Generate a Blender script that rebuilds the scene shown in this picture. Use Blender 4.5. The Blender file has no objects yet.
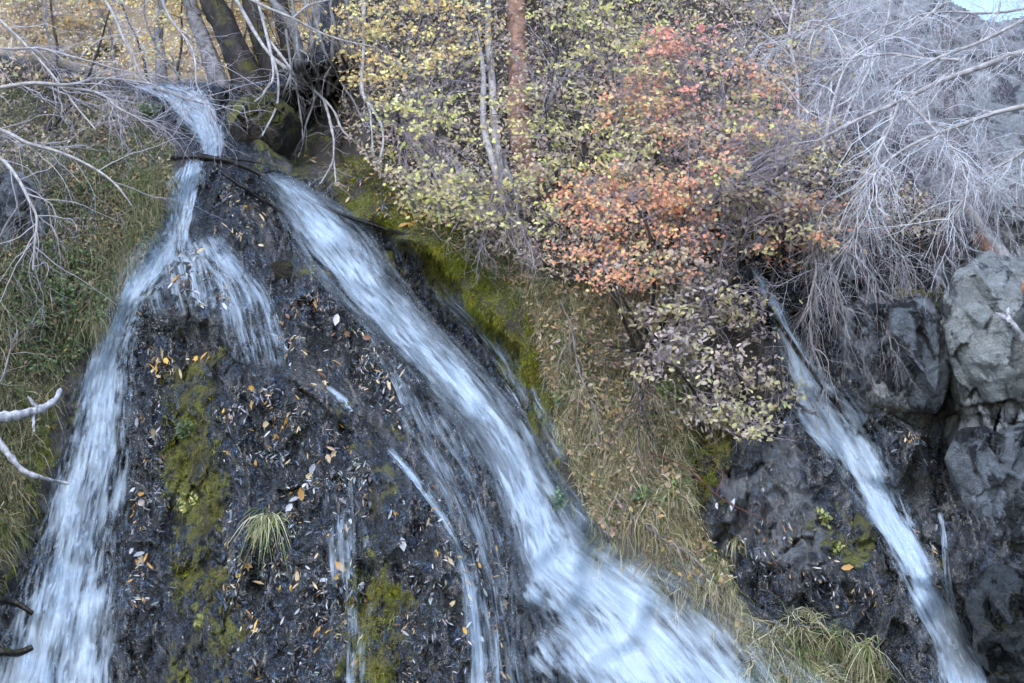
import bpy, math, random
import numpy as np
from mathutils import Vector, Matrix

rng = np.random.default_rng(11)
random.seed(5)
S = bpy.context.scene
COL = S.collection
PI = math.pi

# ------------------------------------------------------------------ camera
F = 1775.0
CX, CY = 512.0, 341.5
CAM = np.array([0.0, 0.0, 1.6])
PITCH = math.radians(8)
FWD = np.array([0, math.cos(PITCH), math.sin(PITCH)])
UP = np.array([0, -math.sin(PITCH), math.cos(PITCH)])
RT = np.array([1.0, 0, 0])

def at(px, py, D):
    px = np.asarray(px, float); py = np.asarray(py, float); D = np.asarray(D, float)
    a = (px - CX) * D / F; b = (CY - py) * D / F
    return CAM + a[..., None] * RT + b[..., None] * UP + D[..., None] * FWD

cam = bpy.data.cameras.new('camera'); co = bpy.data.objects.new('camera', cam); COL.objects.link(co)
co.location = CAM; co.rotation_euler = (PI / 2 + PITCH, 0, 0)
cam.sensor_width = 36; cam.lens = F * 36 / 1024; cam.clip_end = 500; cam.clip_start = 0.1
S.camera = co

# ------------------------------------------------------------------ numeric helpers
def lin(r, g, b, k=1.0):
    f = lambda c: ((c / 255 + .055) / 1.055) ** 2.4 if c > 10 else c / 255 / 12.92
    return np.array([f(r), f(g), f(b)]) * k

TAB = np.random.default_rng(3).random((8, 256, 256))
def vnoise(x, y, seed=0):
    T = TAB[seed % 8]
    x = x + seed * 17.3; y = y + seed * 9.1
    xi = np.floor(x).astype(int); yi = np.floor(y).astype(int)
    fx = x - xi; fy = y - yi
    fx = fx * fx * (3 - 2 * fx); fy = fy * fy * (3 - 2 * fy)
    a = T[yi & 255, xi & 255]; b = T[yi & 255, (xi + 1) & 255]
    c = T[(yi + 1) & 255, xi & 255]; d = T[(yi + 1) & 255, (xi + 1) & 255]
    return (a * (1 - fx) + b * fx) * (1 - fy) + (c * (1 - fx) + d * fx) * fy
def fbm(x, y, octv=4, seed=0, gain=.5):
    s = 0; a = 1; n = 0
    for i in range(octv):
        s = s + a * (vnoise(x * 2.03 ** i, y * 2.03 ** i, seed + i) - .5) * 2; n += a; a *= gain
    return s / n
def ridged(x, y, octv=4, seed=0):
    s = 0; a = 1; n = 0
    for i in range(octv):
        s = s + a * (1 - np.abs(vnoise(x * 2.1 ** i, y * 2.1 ** i, seed + i) * 2 - 1)); n += a; a *= .5
    return s / n
def n3(p, scale, seed=0):
    p = p * scale
    return (vnoise(p[:, 0] + p[:, 2] * .37, p[:, 1] + p[:, 2] * .71, seed) + vnoise(p[:, 1] + 5 + p[:, 0] * .3, p[:, 2] + 3 - p[:, 0] * .2, seed + 1)
            + vnoise(p[:, 2] + 9, p[:, 0] + 7 + p[:, 1] * .35, seed + 2)) / 1.5 - 1
def cell(x, y, seed=0, tilt=.6):
    best = np.full(np.shape(x), 1e9); h = np.zeros(np.shape(x)); xi = np.floor(x).astype(int); yi = np.floor(y).astype(int)
    for dx in (-1, 0, 1):
        for dy in (-1, 0, 1):
            a = (yi + dy) & 255; b = (xi + dx) & 255; px = xi + dx + TAB[seed % 8][a, b]; py = yi + dy + TAB[(seed + 1) % 8][a, b]
            d = (x - px) ** 2 + (y - py) ** 2; m = d < best
            hh = TAB[(seed + 2) % 8][a, b] - .5 + tilt * ((TAB[(seed + 3) % 8][a, b] - .5) * (x - px) + (TAB[(seed + 4) % 8][a, b] - .5) * (y - py)) * 2
            best = np.where(m, d, best); h = np.where(m, hh, h)
    return h
def sst(a, b, x):
    t = np.clip((x - a) / (b - a), 0, 1); return t * t * (3 - 2 * t)
def nrm(v):
    return v / np.maximum(np.linalg.norm(v, axis=-1, keepdims=True), 1e-9)
def catmull(pts, n):
    P = np.asarray(pts, float)
    if len(P) == 2:
        return P[0] + (P[1] - P[0]) * np.linspace(0, 1, n)[:, None]
    Q = np.vstack([2 * P[0] - P[1], P, 2 * P[-1] - P[-2]])
    u = np.linspace(0, len(P) - 1 - 1e-6, n); i = u.astype(int); t = (u - i)[:, None]
    a, b, c, d = Q[i], Q[i + 1], Q[i + 2], Q[i + 3]
    return .5 * (2 * b + (c - a) * t + (2 * a - 5 * b + 4 * c - d) * t ** 2 + (3 * b - a - 3 * c + d) * t ** 3)
def inpoly(x, y, P):
    r = np.zeros(np.shape(x), bool); n = len(P)
    for i in range(n):
        x0, y0 = P[i]; x1, y1 = P[(i + 1) % n]
        if y0 == y1: continue
        r ^= ((y0 > y) != (y1 > y)) & (x < (x1 - x0) * (y - y0) / (y1 - y0) + x0)
    return r
def pdist(x, y, P, closed=False):
    best = np.full(np.shape(x), 1e9); sg = np.ones(np.shape(x)); n = len(P)
    for i in range(n if closed else n - 1):
        x0, y0 = P[i]; x1, y1 = P[(i + 1) % n]
        dx, dy = x1 - x0, y1 - y0
        t = np.clip(((x - x0) * dx + (y - y0) * dy) / (dx * dx + dy * dy + 1e-9), 0, 1)
        ex = x - x0 - t * dx; ey = y - y0 - t * dy
        d = np.hypot(ex, ey); m = d < best
        best = np.where(m, d, best); sg = np.where(m, np.sign(dx * ey - dy * ex), sg)
    return best, sg
def region(x, y, P, soft=15, warp=10, ws=40, seed=0):
    wx = x + warp * fbm(x / ws, y / ws, 3, seed) * 1.6; wy = y + warp * fbm(x / ws + 40, y / ws, 3, seed + 3) * 1.6
    d, _ = pdist(wx, wy, P, True)
    s = np.where(inpoly(wx, wy, P), d, -d)
    return sst(-soft, soft, s)

# ------------------------------------------------------------------ mesh helpers
def mk(name, V, Fs, mats, parent=None, cols=None, attrs=None, smooth=True, midx=None, link=True):
    V = np.asarray(V, np.float32)
    if not isinstance(Fs, list): Fs = [Fs]
    Fs = [np.asarray(f, np.int32) for f in Fs if len(f)]
    me = bpy.data.meshes.new(name)
    me.vertices.add(len(V)); me.vertices.foreach_set('co', V.ravel())
    lv = np.concatenate([f.ravel() for f in Fs]); tot = np.concatenate([np.full(len(f), f.shape[1], np.int32) for f in Fs])
    st = np.concatenate([[0], np.cumsum(tot)[:-1]]).astype(np.int32)
    me.loops.add(len(lv)); me.loops.foreach_set('vertex_index', lv)
    me.polygons.add(len(tot)); me.polygons.foreach_set('loop_start', st); me.polygons.foreach_set('loop_total', tot)
    if midx is not None: me.polygons.foreach_set('material_index', np.asarray(midx, np.int32))
    if smooth: me.polygons.foreach_set('use_smooth', np.ones(len(tot), bool))
    me.update(calc_edges=True)
    if cols is not None:
        a = me.color_attributes.new('Col', 'FLOAT_COLOR', 'POINT')
        c = np.ones((len(V), 4), np.float32); c[:, :3] = cols; a.data.foreach_set('color', c.ravel())
    for k, arr in (attrs or {}).items():
        arr = np.asarray(arr, np.float32)
        if arr.ndim == 2:
            a = me.attributes.new(k, 'FLOAT_VECTOR', 'POINT'); a.data.foreach_set('vector', arr.ravel())
        else:
            a = me.attributes.new(k, 'FLOAT', 'POINT'); a.data.foreach_set('value', arr)
    for m in (mats if isinstance(mats, list) else [mats]): me.materials.append(m)
    if not link: return me
    o = bpy.data.objects.new(name, me); COL.objects.link(o)
    if parent is not None:
        o.parent = parent
        me.transform(Matrix.Translation(-Vector(parent.location)))
    return o

class Bag:
    def __init__(s): s.V = []; s.F = {}; s.C = []; s.n = 0; s.A = {}
    def add(s, V, Fs, C=None, **A):
        V = np.asarray(V, float).reshape(-1, 3)
        for f in (Fs if isinstance(Fs, list) else [Fs]):
            f = np.asarray(f); s.F.setdefault(f.shape[1], []).append(f + s.n)
        s.V.append(V); s.n += len(V)
        if C is not None:
            C = np.asarray(C, float); s.C.append(np.broadcast_to(C, (len(V), 3)))
        for k, v in A.items(): s.A.setdefault(k, []).append(v)
    def build(s, name, mats, parent=None, **kw):
        return mk(name, np.vstack(s.V), [np.vstack(f) for f in s.F.values()], mats, parent,
                  cols=np.vstack(s.C) if s.C else None, attrs={k: np.concatenate(v) for k, v in s.A.items()}, **kw)

def tag(o, label=None, cat=None, group=None, kind=None):
    if label: o['label'] = label
    if cat: o['category'] = cat
    if group: o['group'] = group
    if kind: o['kind'] = kind
    return o
def thing(name, loc, label, cat, group=None):
    o = bpy.data.objects.new(name, None); COL.objects.link(o); o.location = Vector(loc); o.empty_display_size = .1
    bpy.context.view_layer.update()
    return tag(o, label, cat, group)

def tubes(paths, rad, sides=4):
    """paths (N,K,3) rad (N,K)"""
    paths = np.asarray(paths, float); N, K, _ = paths.shape
    T = np.empty_like(paths); T[:, 1:-1] = paths[:, 2:] - paths[:, :-2]; T[:, 0] = paths[:, 1] - paths[:, 0]; T[:, -1] = paths[:, -1] - paths[:, -2]
    T = nrm(T)
    ref = nrm(np.array([.25, 1, .15])[None] + .1 * rng.standard_normal((N, 3)))[:, None]
    A = nrm(np.cross(T, ref)); B = np.cross(T, A)
    ang = np.arange(sides) * 2 * PI / sides
    V = paths[:, :, None] + rad[:, :, None, None] * (np.cos(ang)[None, None, :, None] * A[:, :, None] + np.sin(ang)[None, None, :, None] * B[:, :, None])
    idx = np.arange(N * K * sides).reshape(N, K, sides)
    a = idx[:, :-1]; b = idx[:, 1:]
    Q = np.stack([a, np.roll(a, -1, 2), np.roll(b, -1, 2), b], -1).reshape(-1, 4)
    return V.reshape(-1, 3), Q

def grow(P, d, L, K=7, wander=.25, grav=0.0, up=0.0):
    P = np.asarray(P, float); d = nrm(np.asarray(d, float)); N = len(P)
    out = np.empty((N, K, 3)); out[:, 0] = P
    st = (np.asarray(L) / (K - 1)).reshape(-1, 1)
    bias = np.array([0, 0, up - grav])
    for k in range(1, K):
        out[:, k] = out[:, k - 1] + d * st
        d = nrm(d + wander * rng.standard_normal((N, 3)) + bias)
    return out
def branch(paths, rad, n, tmin=.2, tmax=1., spread=.8, fwd=.8):
    """starts, dirs, radius for n children in total"""
    N, K, _ = paths.shape
    i = rng.integers(0, N, n); t = rng.uniform(tmin, tmax, n) * (K - 1.001); k = t.astype(int); f = (t - k)[:, None]
    P = paths[i, k] * (1 - f) + paths[i, k + 1] * f
    T = nrm(paths[i, k + 1] - paths[i, k])
    d = nrm(fwd * T + spread * nrm(rng.standard_normal((n, 3))))
    r = rad[i, k] * (1 - f[:, 0]) + rad[i, k + 1] * f[:, 0]
    return P, d, r
def taper(r0, K, end=.35):
    r0 = np.asarray(r0).reshape(-1, 1); return r0 * np.linspace(1, end, K)[None]

# leaf templates, length 1 along x
def T_willow(w=.13):
    V = np.array([[0, 0, 0], [.3, 0, -.03], [.68, 0, -.02], [1, 0, -.08], [.22, w * .8, .04], [.62, w, .03], [.22, -w * .8, .04], [.62, -w, .03]])
    Fc = np.array([[0, 1, 4], [1, 5, 4], [1, 2, 5], [2, 3, 5], [0, 6, 1], [1, 6, 7], [1, 7, 2], [2, 7, 3]])
    return V, Fc
def T_lobed():
    V = [[.35, 0, -.03]]; a = np.radians([180, 140, 112, 85, 52, 25, 0, -25, -52, -85, -112, -140]); r = [.34, .25, .42, .27, .56, .33, .66, .33, .56, .27, .42, .25]
    for q, rr in zip(a, r): V.append([.35 + rr * math.cos(q), rr * math.sin(q), .03 * (rr > .4) - .05 * (rr > .6)])
    Fc = [[0, 1 + (i + 1) % 12, 1 + i] for i in range(12)]
    return np.array(V), np.array(Fc)
TW, TO, TL = T_willow(.13), T_willow(.27), T_lobed()

def leaves(P, size, pal, tmpl=TO, bias=(0, -.8, .5), rand=.8, var=.18, along=None):
    P = np.asarray(P, float); N = len(P); TV, TF = tmpl
    n = nrm(rand * rng.standard_normal((N, 3)) + 1.3 * np.asarray(bias))
    x = rng.standard_normal((N, 3)) if along is None else np.asarray(along) + .5 * rng.standard_normal((N, 3))
    x = nrm(x - n * (x * n).sum(1, keepdims=True)); y = np.cross(n, x)
    sz = (np.asarray(size) * rng.uniform(.6, 1.3, N))[:, None, None]
    curl = rng.uniform(-1, 2.5, N)[:, None, None]
    V = P[:, None] + sz * (TV[None, :, 0:1] * x[:, None] + TV[None, :, 1:2] * y[:, None] * rng.uniform(.6, 1.1, N)[:, None, None] + curl * TV[None, :, 2:3] * n[:, None])
    Fc = (np.arange(N)[:, None, None] * len(TV) + TF[None]).reshape(-1, TF.shape[1])
    pal = np.asarray(pal); c = pal[rng.integers(0, len(pal), N)] * (1 + var * rng.standard_normal((N, 1))).clip(.4, 1.7) * (1 + .06 * rng.standard_normal((N, 3)))
    return V.reshape(-1, 3), Fc, np.repeat(c.clip(.003, .95), len(TV), 0)

def blades(P, d, L, w, droop, pal, K=5, var=.2, wig=.05, coh=None):
    P = np.asarray(P, float); N = len(P); d = nrm(d); L = np.asarray(L).reshape(-1, 1)
    t = np.linspace(0, 1, K)
    side0 = rng.standard_normal((N, 3)) * wig
    p = P[:, None] + L[:, None] * (d[:, None] * t[None, :, None]) + L[:, None] * np.asarray(droop).reshape(-1, 1, 1) * (t ** 2)[None, :, None] * np.array([0, 0, -1.]) \
        + L[:, None] * side0[:, None] * np.sin(t * 5)[None, :, None]
    tg = np.gradient(p, axis=1)
    sd = nrm(np.cross(tg, (np.array([0, 1, .1]) + .5 * rng.standard_normal((N, 3)))[:, None]))
    ww = (np.asarray(w).reshape(-1, 1) * (1 - t[None] ** 2 * .9) * .5)[:, :, None]
    V = np.stack([p - sd * ww, p + sd * ww], 2)
    idx = np.arange(N * K * 2).reshape(N, K, 2)
    Q = np.stack([idx[:, :-1, 0], idx[:, :-1, 1], idx[:, 1:, 1], idx[:, 1:, 0]], -1).reshape(-1, 4)
    pal = np.asarray(pal); ci = rng.integers(0, len(pal), N)
    if coh is not None:
        k = (np.clip(vnoise(coh[0] / 14, coh[1] / 18, 4) * 1.5 - .25, 0, .999) * len(pal)).astype(int); ci = np.where(rng.random(N) < .6, k, ci)
    c = pal[ci] * (1 + var * rng.standard_normal((N, 1))).clip(.4, 1.7)
    return V.reshape(-1, 3), Q, np.repeat(c.clip(.003, .9), K * 2, 0)

# ------------------------------------------------------------------ materials
class NT:
    def __init__(s, name):
        s.m = bpy.data.materials.new(name); s.m.use_nodes = True; s.t = s.m.node_tree; s.t.nodes.clear()
        s.out = s.t.nodes.new('ShaderNodeOutputMaterial')
    def n(s, typ, ins=None, **props):
        nd = s.t.nodes.new('ShaderNode' + typ)
        for k, v in props.items(): setattr(nd, k, v)
        for k, v in (ins or {}).items():
            i = nd.inputs[k]
            if isinstance(v, bpy.types.NodeSocket): s.t.links.new(v, i)
            else: i.default_value = v
        return nd
    def link(s, a, b): s.t.links.new(a, b)
    def attr(s, name): return s.n('Attribute', attribute_name=name)
    def pos(s): return s.n('NewGeometry').outputs['Position']
    def mapping(s, v, scale): return s.n('Mapping', {'Vector': v, 'Scale': scale}).outputs[0]
    def noise(s, v, sc, det=4, rough=.55, dist=0.0): return s.n('TexNoise', {'Vector': v, 'Scale': sc, 'Detail': det, 'Roughness': rough, 'Distortion': dist}).outputs['Fac']
    def voro(s, v, sc, feature='F1', out='Distance', rnd=1.0): return s.n('TexVoronoi', {'Vector': v, 'Scale': sc, 'Randomness': rnd}, feature=feature).outputs[out]
    def mth(s, op, a, b=0.0, c=0.0, clamp=False): return s.n('Math', {0: a, 1: b, 2: c}, operation=op, use_clamp=clamp).outputs[0]
    def rng(s, v, a, b, c=0.0, d=1.0): return s.n('MapRange', {'Value': v, 'From Min': a, 'From Max': b, 'To Min': c, 'To Max': d}).outputs[0]
    def mix(s, f, a, b):
        nd = s.n('Mix', data_type='RGBA'); 
        for k, v in ((0, f), (6, a), (7, b)):
            if isinstance(v, bpy.types.NodeSocket): s.t.links.new(v, nd.inputs[k])
            elif k == 0: nd.inputs[k].default_value = v
            else: nd.inputs[k].default_value = (*v[:3], 1)
        return nd.outputs[2]
    def bump(s, h, dist, st=1.0, nrm=None):
        d = {'Height': h, 'Distance': dist, 'Strength': st}
        if nrm is not None: d['Normal'] = nrm
        return s.n('Bump', d).outputs[0]
    def done(s, sh): s.link(sh, s.out.inputs['Surface']); return s.m

def m_leaf(name, rough=.55, trans=.3, spec=.3):
    t = NT(name); c = t.attr('Col').outputs['Color']
    p = t.n('BsdfPrincipled', {'Base Color': c, 'Roughness': rough, 'Specular IOR Level': spec})
    tr = t.n('BsdfTranslucent', {'Color': c})
    return t.done(t.n('MixShader', {0: trans, 1: p.outputs[0], 2: tr.outputs[0]}).outputs[0])
def m_bark(name, a, b, sc=14, wet=.7, bumpd=.01, stretch=.25, moss=None):
    t = NT(name); v = t.mapping(t.pos(), (1, 1, stretch))
    n = t.noise(v, sc, 5, .6); n2 = t.noise(t.pos(), 5, 3)
    c = t.mix(t.rng(n, .35, .65), a, b)
    c = t.mix(t.rng(n2, .4, .7, 0, .5), c, np.array(b) * .6)
    if moss is not None:
        up = t.n('SeparateXYZ', {0: t.n('NewGeometry').outputs['Normal']}).outputs[2]
        c = t.mix(t.mth('MULTIPLY', t.rng(up, .0, .6), t.rng(n2, .52, .64)), c, moss)
    return t.done(t.n('BsdfPrincipled', {'Base Color': c, 'Roughness': wet, 'Normal': t.bump(n, bumpd), 'Specular IOR Level': .3}).outputs[0])

def m_ground():
    t = NT('ground'); P = t.pos()
    moss = t.attr('moss').outputs['Fac']; dry = t.attr('dry').outputs['Fac']; soil = t.attr('soil').outputs['Fac']; gold = t.attr('gold').outputs['Fac']
    Ps = t.mapping(P, (1, 1, .55))
    nA = t.noise(P, 3.5, 4); nB = t.noise(Ps, 22, 6, .62, .6); nC = t.noise(P, 70, 4, .65); vo = t.voro(Ps, 34)
    # wet rock
    wet = t.mix(t.rng(nB, .38, .66), lin(6, 9, 9), lin(36, 50, 58))
    wet = t.mix(t.rng(nA, .45, .65, .0, .45), wet, lin(10, 12, 12))
    wet = t.mix(t.rng(t.noise(P, 6, 3), .56, .75, 0, .7), wet, lin(50, 44, 36))
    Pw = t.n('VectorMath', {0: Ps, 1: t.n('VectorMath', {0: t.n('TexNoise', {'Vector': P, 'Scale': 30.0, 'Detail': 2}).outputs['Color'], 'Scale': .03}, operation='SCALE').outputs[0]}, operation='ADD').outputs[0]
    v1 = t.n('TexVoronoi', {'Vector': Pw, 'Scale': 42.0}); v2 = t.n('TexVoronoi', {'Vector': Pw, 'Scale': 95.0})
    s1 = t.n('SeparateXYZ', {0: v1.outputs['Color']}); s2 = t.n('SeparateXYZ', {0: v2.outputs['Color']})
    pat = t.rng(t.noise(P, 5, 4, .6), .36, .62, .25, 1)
    wet = t.mix(t.mth('MULTIPLY', t.rng(s1.outputs[0], .45, .65, 0, .85), pat), wet, lin(72, 96, 130))  # sky reflections put into the base colour as bluish cells, large then fine
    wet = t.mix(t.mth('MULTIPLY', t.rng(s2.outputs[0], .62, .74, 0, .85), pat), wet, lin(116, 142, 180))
    wet = t.mix(t.rng(s1.outputs[1], .5, .6, 0, .9), wet, lin(8, 9, 10))
    wet = t.mix(t.rng(s2.outputs[1], .62, .7, 0, .85), wet, lin(7, 8, 9))
    wet = t.mix(t.rng(t.noise(Ps, 13, 4, .6), .5, .6, 0, .85), wet, lin(6, 7, 7))
    wet = t.mix(t.rng(t.noise(P, 3.2, 4, .6), .52, .66, 0, .6), wet, lin(30, 34, 16))
    # dry grey rock, dark lichen stains running down
    st = t.noise(t.mapping(P, (1, 1, .22)), 6, 5, .6)
    dr = t.mix(t.rng(nB, .3, .7), lin(142, 147, 153), lin(206, 210, 214))
    dr = t.mix(t.rng(st, .5, .58, 0, .85), dr, lin(44, 46, 50))
    crack = t.rng(t.voro(P, 4.5, 'DISTANCE_TO_EDGE'), 0.0, .05)
    c = t.mix(t.rng(t.mth('ADD', dry, t.mth('MULTIPLY_ADD', nA, .5, -.25)), .35, .65), wet, dr)
    so = t.mix(t.rng(nC, .3, .7), lin(34, 29, 22), lin(92, 80, 60))
    c = t.mix(soil, c, so)
    mo = t.mix(t.rng(nC, .35, .65), lin(48, 56, 8), lin(148, 148, 30))
    mo = t.mix(t.rng(nA, .5, .66), mo, lin(60, 52, 22))
    mf = t.rng(t.mth('ADD', moss, t.mth('ADD', t.mth('MULTIPLY_ADD', nB, 1.3, -.65), t.mth('MULTIPLY_ADD', t.noise(t.mapping(P, (1, 1, .6)), 7, 4, .6), 2.4, -1.2))), .48, .7)
    c = t.mix(mf, c, mo)
    g = t.mix(t.noise(P, 4, 6, .7), lin(240, 208, 150), lin(190, 166, 124))  # far slope: its sunlight is put into a lighter base colour
    c = t.mix(gold, c, g)
    rw = t.rng(nC, .3, .7, .08, .34)
    r = t.mth('MAXIMUM', rw, t.mth('MAXIMUM', t.mth('MULTIPLY', mf, .85), t.mth('MAXIMUM', t.mth('MULTIPLY', dry, .7), soil)))
    h = t.mth('ADD', t.rng(nB, .34, .66), t.mth('MULTIPLY', vo, -.55))
    h = t.mth('ADD', h, t.mth('MULTIPLY', t.rng(nC, .3, .7), .45))
    h = t.mth('ADD', h, t.mth('MULTIPLY', t.rng(t.noise(P, 9, 3), .35, .65), 1.3))
    h = t.mth('ADD', h, t.mth('ADD', t.mth('MULTIPLY', s1.outputs[2], .5), t.mth('MULTIPLY', s2.outputs[2], .25)))
    b = t.bump(h, .045, 1.0)
    p = t.n('BsdfPrincipled', {'Base Color': c, 'Roughness': r, 'Normal': b, 'Specular IOR Level': 1.0, 'Coat Weight': t.mth('MULTIPLY', t.mth('SUBTRACT', 1.0, t.mth('MAXIMUM', mf, t.mth('MAXIMUM', soil, dry)), clamp=True), .8), 'Coat Roughness': .06, 'Coat IOR': 2.1, 'Coat Normal': b})
    return t.done(p.outputs[0])

def m_rock(name, pale, dark, moss=0.0, wet=.6, sc=1.0, stain=.5):
    t = NT(name); P = t.pos()
    W = t.n('VectorMath', {0: P, 1: t.n('VectorMath', {0: t.n('TexNoise', {'Vector': P, 'Scale': 3.0, 'Detail': 3}).outputs['Color'], 'Scale': .35}, operation='SCALE').outputs[0]}, operation='ADD').outputs[0]
    nB = t.noise(P, 16 * sc, 7, .66, .4); nC = t.noise(P, 75, 4, .7); st = t.noise(t.mapping(W, (1, 1, .3)), 5 * sc, 6, .62)
    Wr = t.n('Mapping', {'Vector': W, 'Rotation': (.3, .5, .2), 'Scale': (1.5, 1, .7)}).outputs[0]
    va = t.n('TexVoronoi', {'Vector': Wr, 'Scale': 3.2}); vb = t.n('TexVoronoi', {'Vector': Wr, 'Scale': 9.0})
    cr = t.n('SeparateXYZ', {0: va.outputs['Color']}).outputs[0]; cr2 = t.n('SeparateXYZ', {0: vb.outputs['Color']}).outputs[0]
    c = t.mix(t.rng(nB, .3, .7), np.array(pale) * .5, pale)
    c = t.mix(t.rng(t.noise(P, 7, 4), .5, .7, 0, .7), c, np.array(pale) * 1.25)
    c = t.mix(t.rng(st, stain, stain + .07), c, dark)
    c = t.mix(t.rng(nC, .58, .68, 0, .7), c, dark)
    c = t.mix(t.rng(t.noise(P, 34, 5, .7), .58, .66, 0, .6), c, np.array(pale) * 1.3)
    c = t.mix(t.rng(cr2, 0, 1, .3, 0), c, np.array(dark) * 1.2)
    up = t.n('SeparateXYZ', {0: t.n('NewGeometry').outputs['Normal']}).outputs[2]
    m = t.rng(t.mth('ADD', t.noise(P, 4, 4), t.mth('MULTIPLY', up, .25)), .78 - moss, .88 - moss)
    mo = t.mix(t.rng(nC, .35, .65), lin(40, 44, 16), lin(104, 104, 34))
    c = t.mix(m, c, mo)
    r = t.mth('MAXIMUM', wet, t.mth('MULTIPLY', m, .9))
    h = t.mth('ADD', t.mth('ADD', nB, t.mth('MULTIPLY', nC, .35)), t.mth('ADD', t.mth('MULTIPLY', cr, .6), t.mth('MULTIPLY', cr2, .35)))
    return t.done(t.n('BsdfPrincipled', {'Base Color': c, 'Roughness': r, 'Normal': t.bump(h, .13)}).outputs[0])

def m_water(strand=False):
    t = NT('falling_water'); fl = t.attr('flow').outputs['Vector']; de = t.attr('dens').outputs['Fac']
    col = (.69, .83, .98)
    if strand:
        a = de
        nb = None
    else:
        v1 = t.mapping(fl, (24, 2.0, 1)); v2 = t.mapping(fl, (60, 4, 1))
        n1 = t.noise(v1, 1, 3, .55, .35); n2 = t.noise(v2, 1, 2, .5, .2); n0 = t.noise(t.mapping(fl, (9, 2.2, 1)), 1, 4, .6, .6)
        s = t.mth('ADD', t.mth('ADD', t.mth('MULTIPLY', n1, .9), t.mth('MULTIPLY', n2, .35)), t.mth('MULTIPLY', n0, 1.0))   # ~ .75..1.5
        a = t.mth('ADD', t.mth('MULTIPLY_ADD', t.mth('ADD', s, -1.1), 1.9, 0.0), de)
        a = t.mth('MULTIPLY', t.n('MapRange', {'Value': a, 'From Min': .05, 'From Max': 1.35}, interpolation_type='SMOOTHSTEP').outputs[0], t.rng(de, 0, .12), clamp=True)
        nb = t.bump(s, .012, .5)
    d = {'Base Color': (*col, 1), 'Roughness': .45, 'Specular IOR Level': .4}
    if nb is not None: d['Normal'] = nb
    p = t.n('BsdfPrincipled', d)
    tl = t.n('BsdfTranslucent', {'Color': (*col, 1)})
    sh = t.n('MixShader', {0: .45, 1: p.outputs[0], 2: tl.outputs[0]})
    tp = t.n('BsdfTransparent')
    return t.done(t.n('MixShader', {0: a, 1: tp.outputs[0], 2: sh.outputs[0]}).outputs[0])

M_GROUND = m_ground()
M_WATER = m_water(); M_STRAND = m_water(True)
M_LEAF = m_leaf('leaf'); M_GRASS = m_leaf('grass', .6, .25); M_DRYLEAF = m_leaf('fallen_leaf', .4, .15, .5)
M_TWIG = m_leaf('twig', .7, 0.0, .2)

# ------------------------------------------------------------------ terrain
ST = 2
gx = np.arange(-260, 1292, ST); gy = np.arange(-200, 862, ST)
X, Y = np.meshgrid(gx.astype(float), gy.astype(float))
mx, my = X / 145, Y / 145        # roughly metres

LBANK = [(-300, 30), (40, 60), (90, 74), (128, 82), (150, 110), (172, 145), (188, 172), (176, 200), (160, 235), (132, 270), (118, 305), (92, 360), (66, 430), (40, 510), (14, 580), (-14, 640), (-60, 720), (-120, 900), (-300, 900)]
CBANK = [(300, 160), (330, 196), (372, 232), (420, 262), (450, 300), (492, 345), (524, 392), (548, 440), (566, 492), (590, 536), (640, 560), (690, 592), (742, 640), (770, 690), (800, 860),
         (1000, 860), (930, 720), (884, 672), (850, 640), (765, 625), (728, 570), (692, 515), (688, 455), (720, 428), (770, 410), (770, 350), (742, 300), (735, 262), (790, 215), (860, 235), (950, 262), (985, 225), (1040, 205), (1300, 190), (1300, -200), (345, -200), (335, 60), (325, 110)]
DOME = [(185, 178), (240, 176), (262, 200), (285, 250), (330, 285), (385, 345), (420, 400), (480, 455), (520, 520), (545, 600), (560, 700), (570, 860), (105, 860), (118, 620), (128, 480), (140, 380), (128, 330), (122, 300), (140, 262), (168, 230)]
crest_x = [-260, 40, 100, 130, 160, 200, 235, 262, 290, 318, 330]
crest_y = [40, 60, 74, 80, 83, 82, 84, 80, 70, 40, -400]
crest = np.interp(X, crest_x, crest_y)

t_ = (683 - Y) / 683
D = 11.3 + 3.0 * t_ + 1.6 * sst(.62, 1.3, t_)
lb = region(X, Y, LBANK, 16, 9, 45, 1); cb = region(X, Y, CBANK, 14, 8, 40, 2); dm = region(X, Y, DOME, 22, 8, 50, 3)
dl, _ = pdist(X, Y, LBANK, True); dl = np.where(inpoly(X, Y, LBANK), dl, 0)
D -= lb * (.28 + .5 * sst(0, 160, dl)) * sst(20, 200, Y)
dc, _ = pdist(X, Y, CBANK, True); dc = np.where(inpoly(X, Y, CBANK), dc, 0)
D -= cb * (.16 + .26 * sst(0, 70, dc)) * sst(0, 150, Y)
dd, _ = pdist(X, Y, DOME, True); dd = np.where(inpoly(X, Y, DOME), dd, 0)
D -= dm * (.08 + .5 * sst(0, 120, dd))

def lip(P, amp, wu, wd):
    """polyline left to right; y down: side>0 is below. amp<0 pushes out"""
    global D
    d, s = pdist(X + 7 * fbm(mx * 3, my * 3, 3, 5), Y + 7 * fbm(mx * 3 + 9, my * 3, 3, 6), P)
    ends = np.minimum(np.hypot(X - P[0][0], Y - P[0][1]), np.hypot(X - P[-1][0], Y - P[-1][1]))
    f = sst(0, 25, ends) * np.where(s > 0, np.exp(-(d / wd) ** 1.6), np.exp(-(d / wu) ** 1.6))
    D += amp * f
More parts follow.
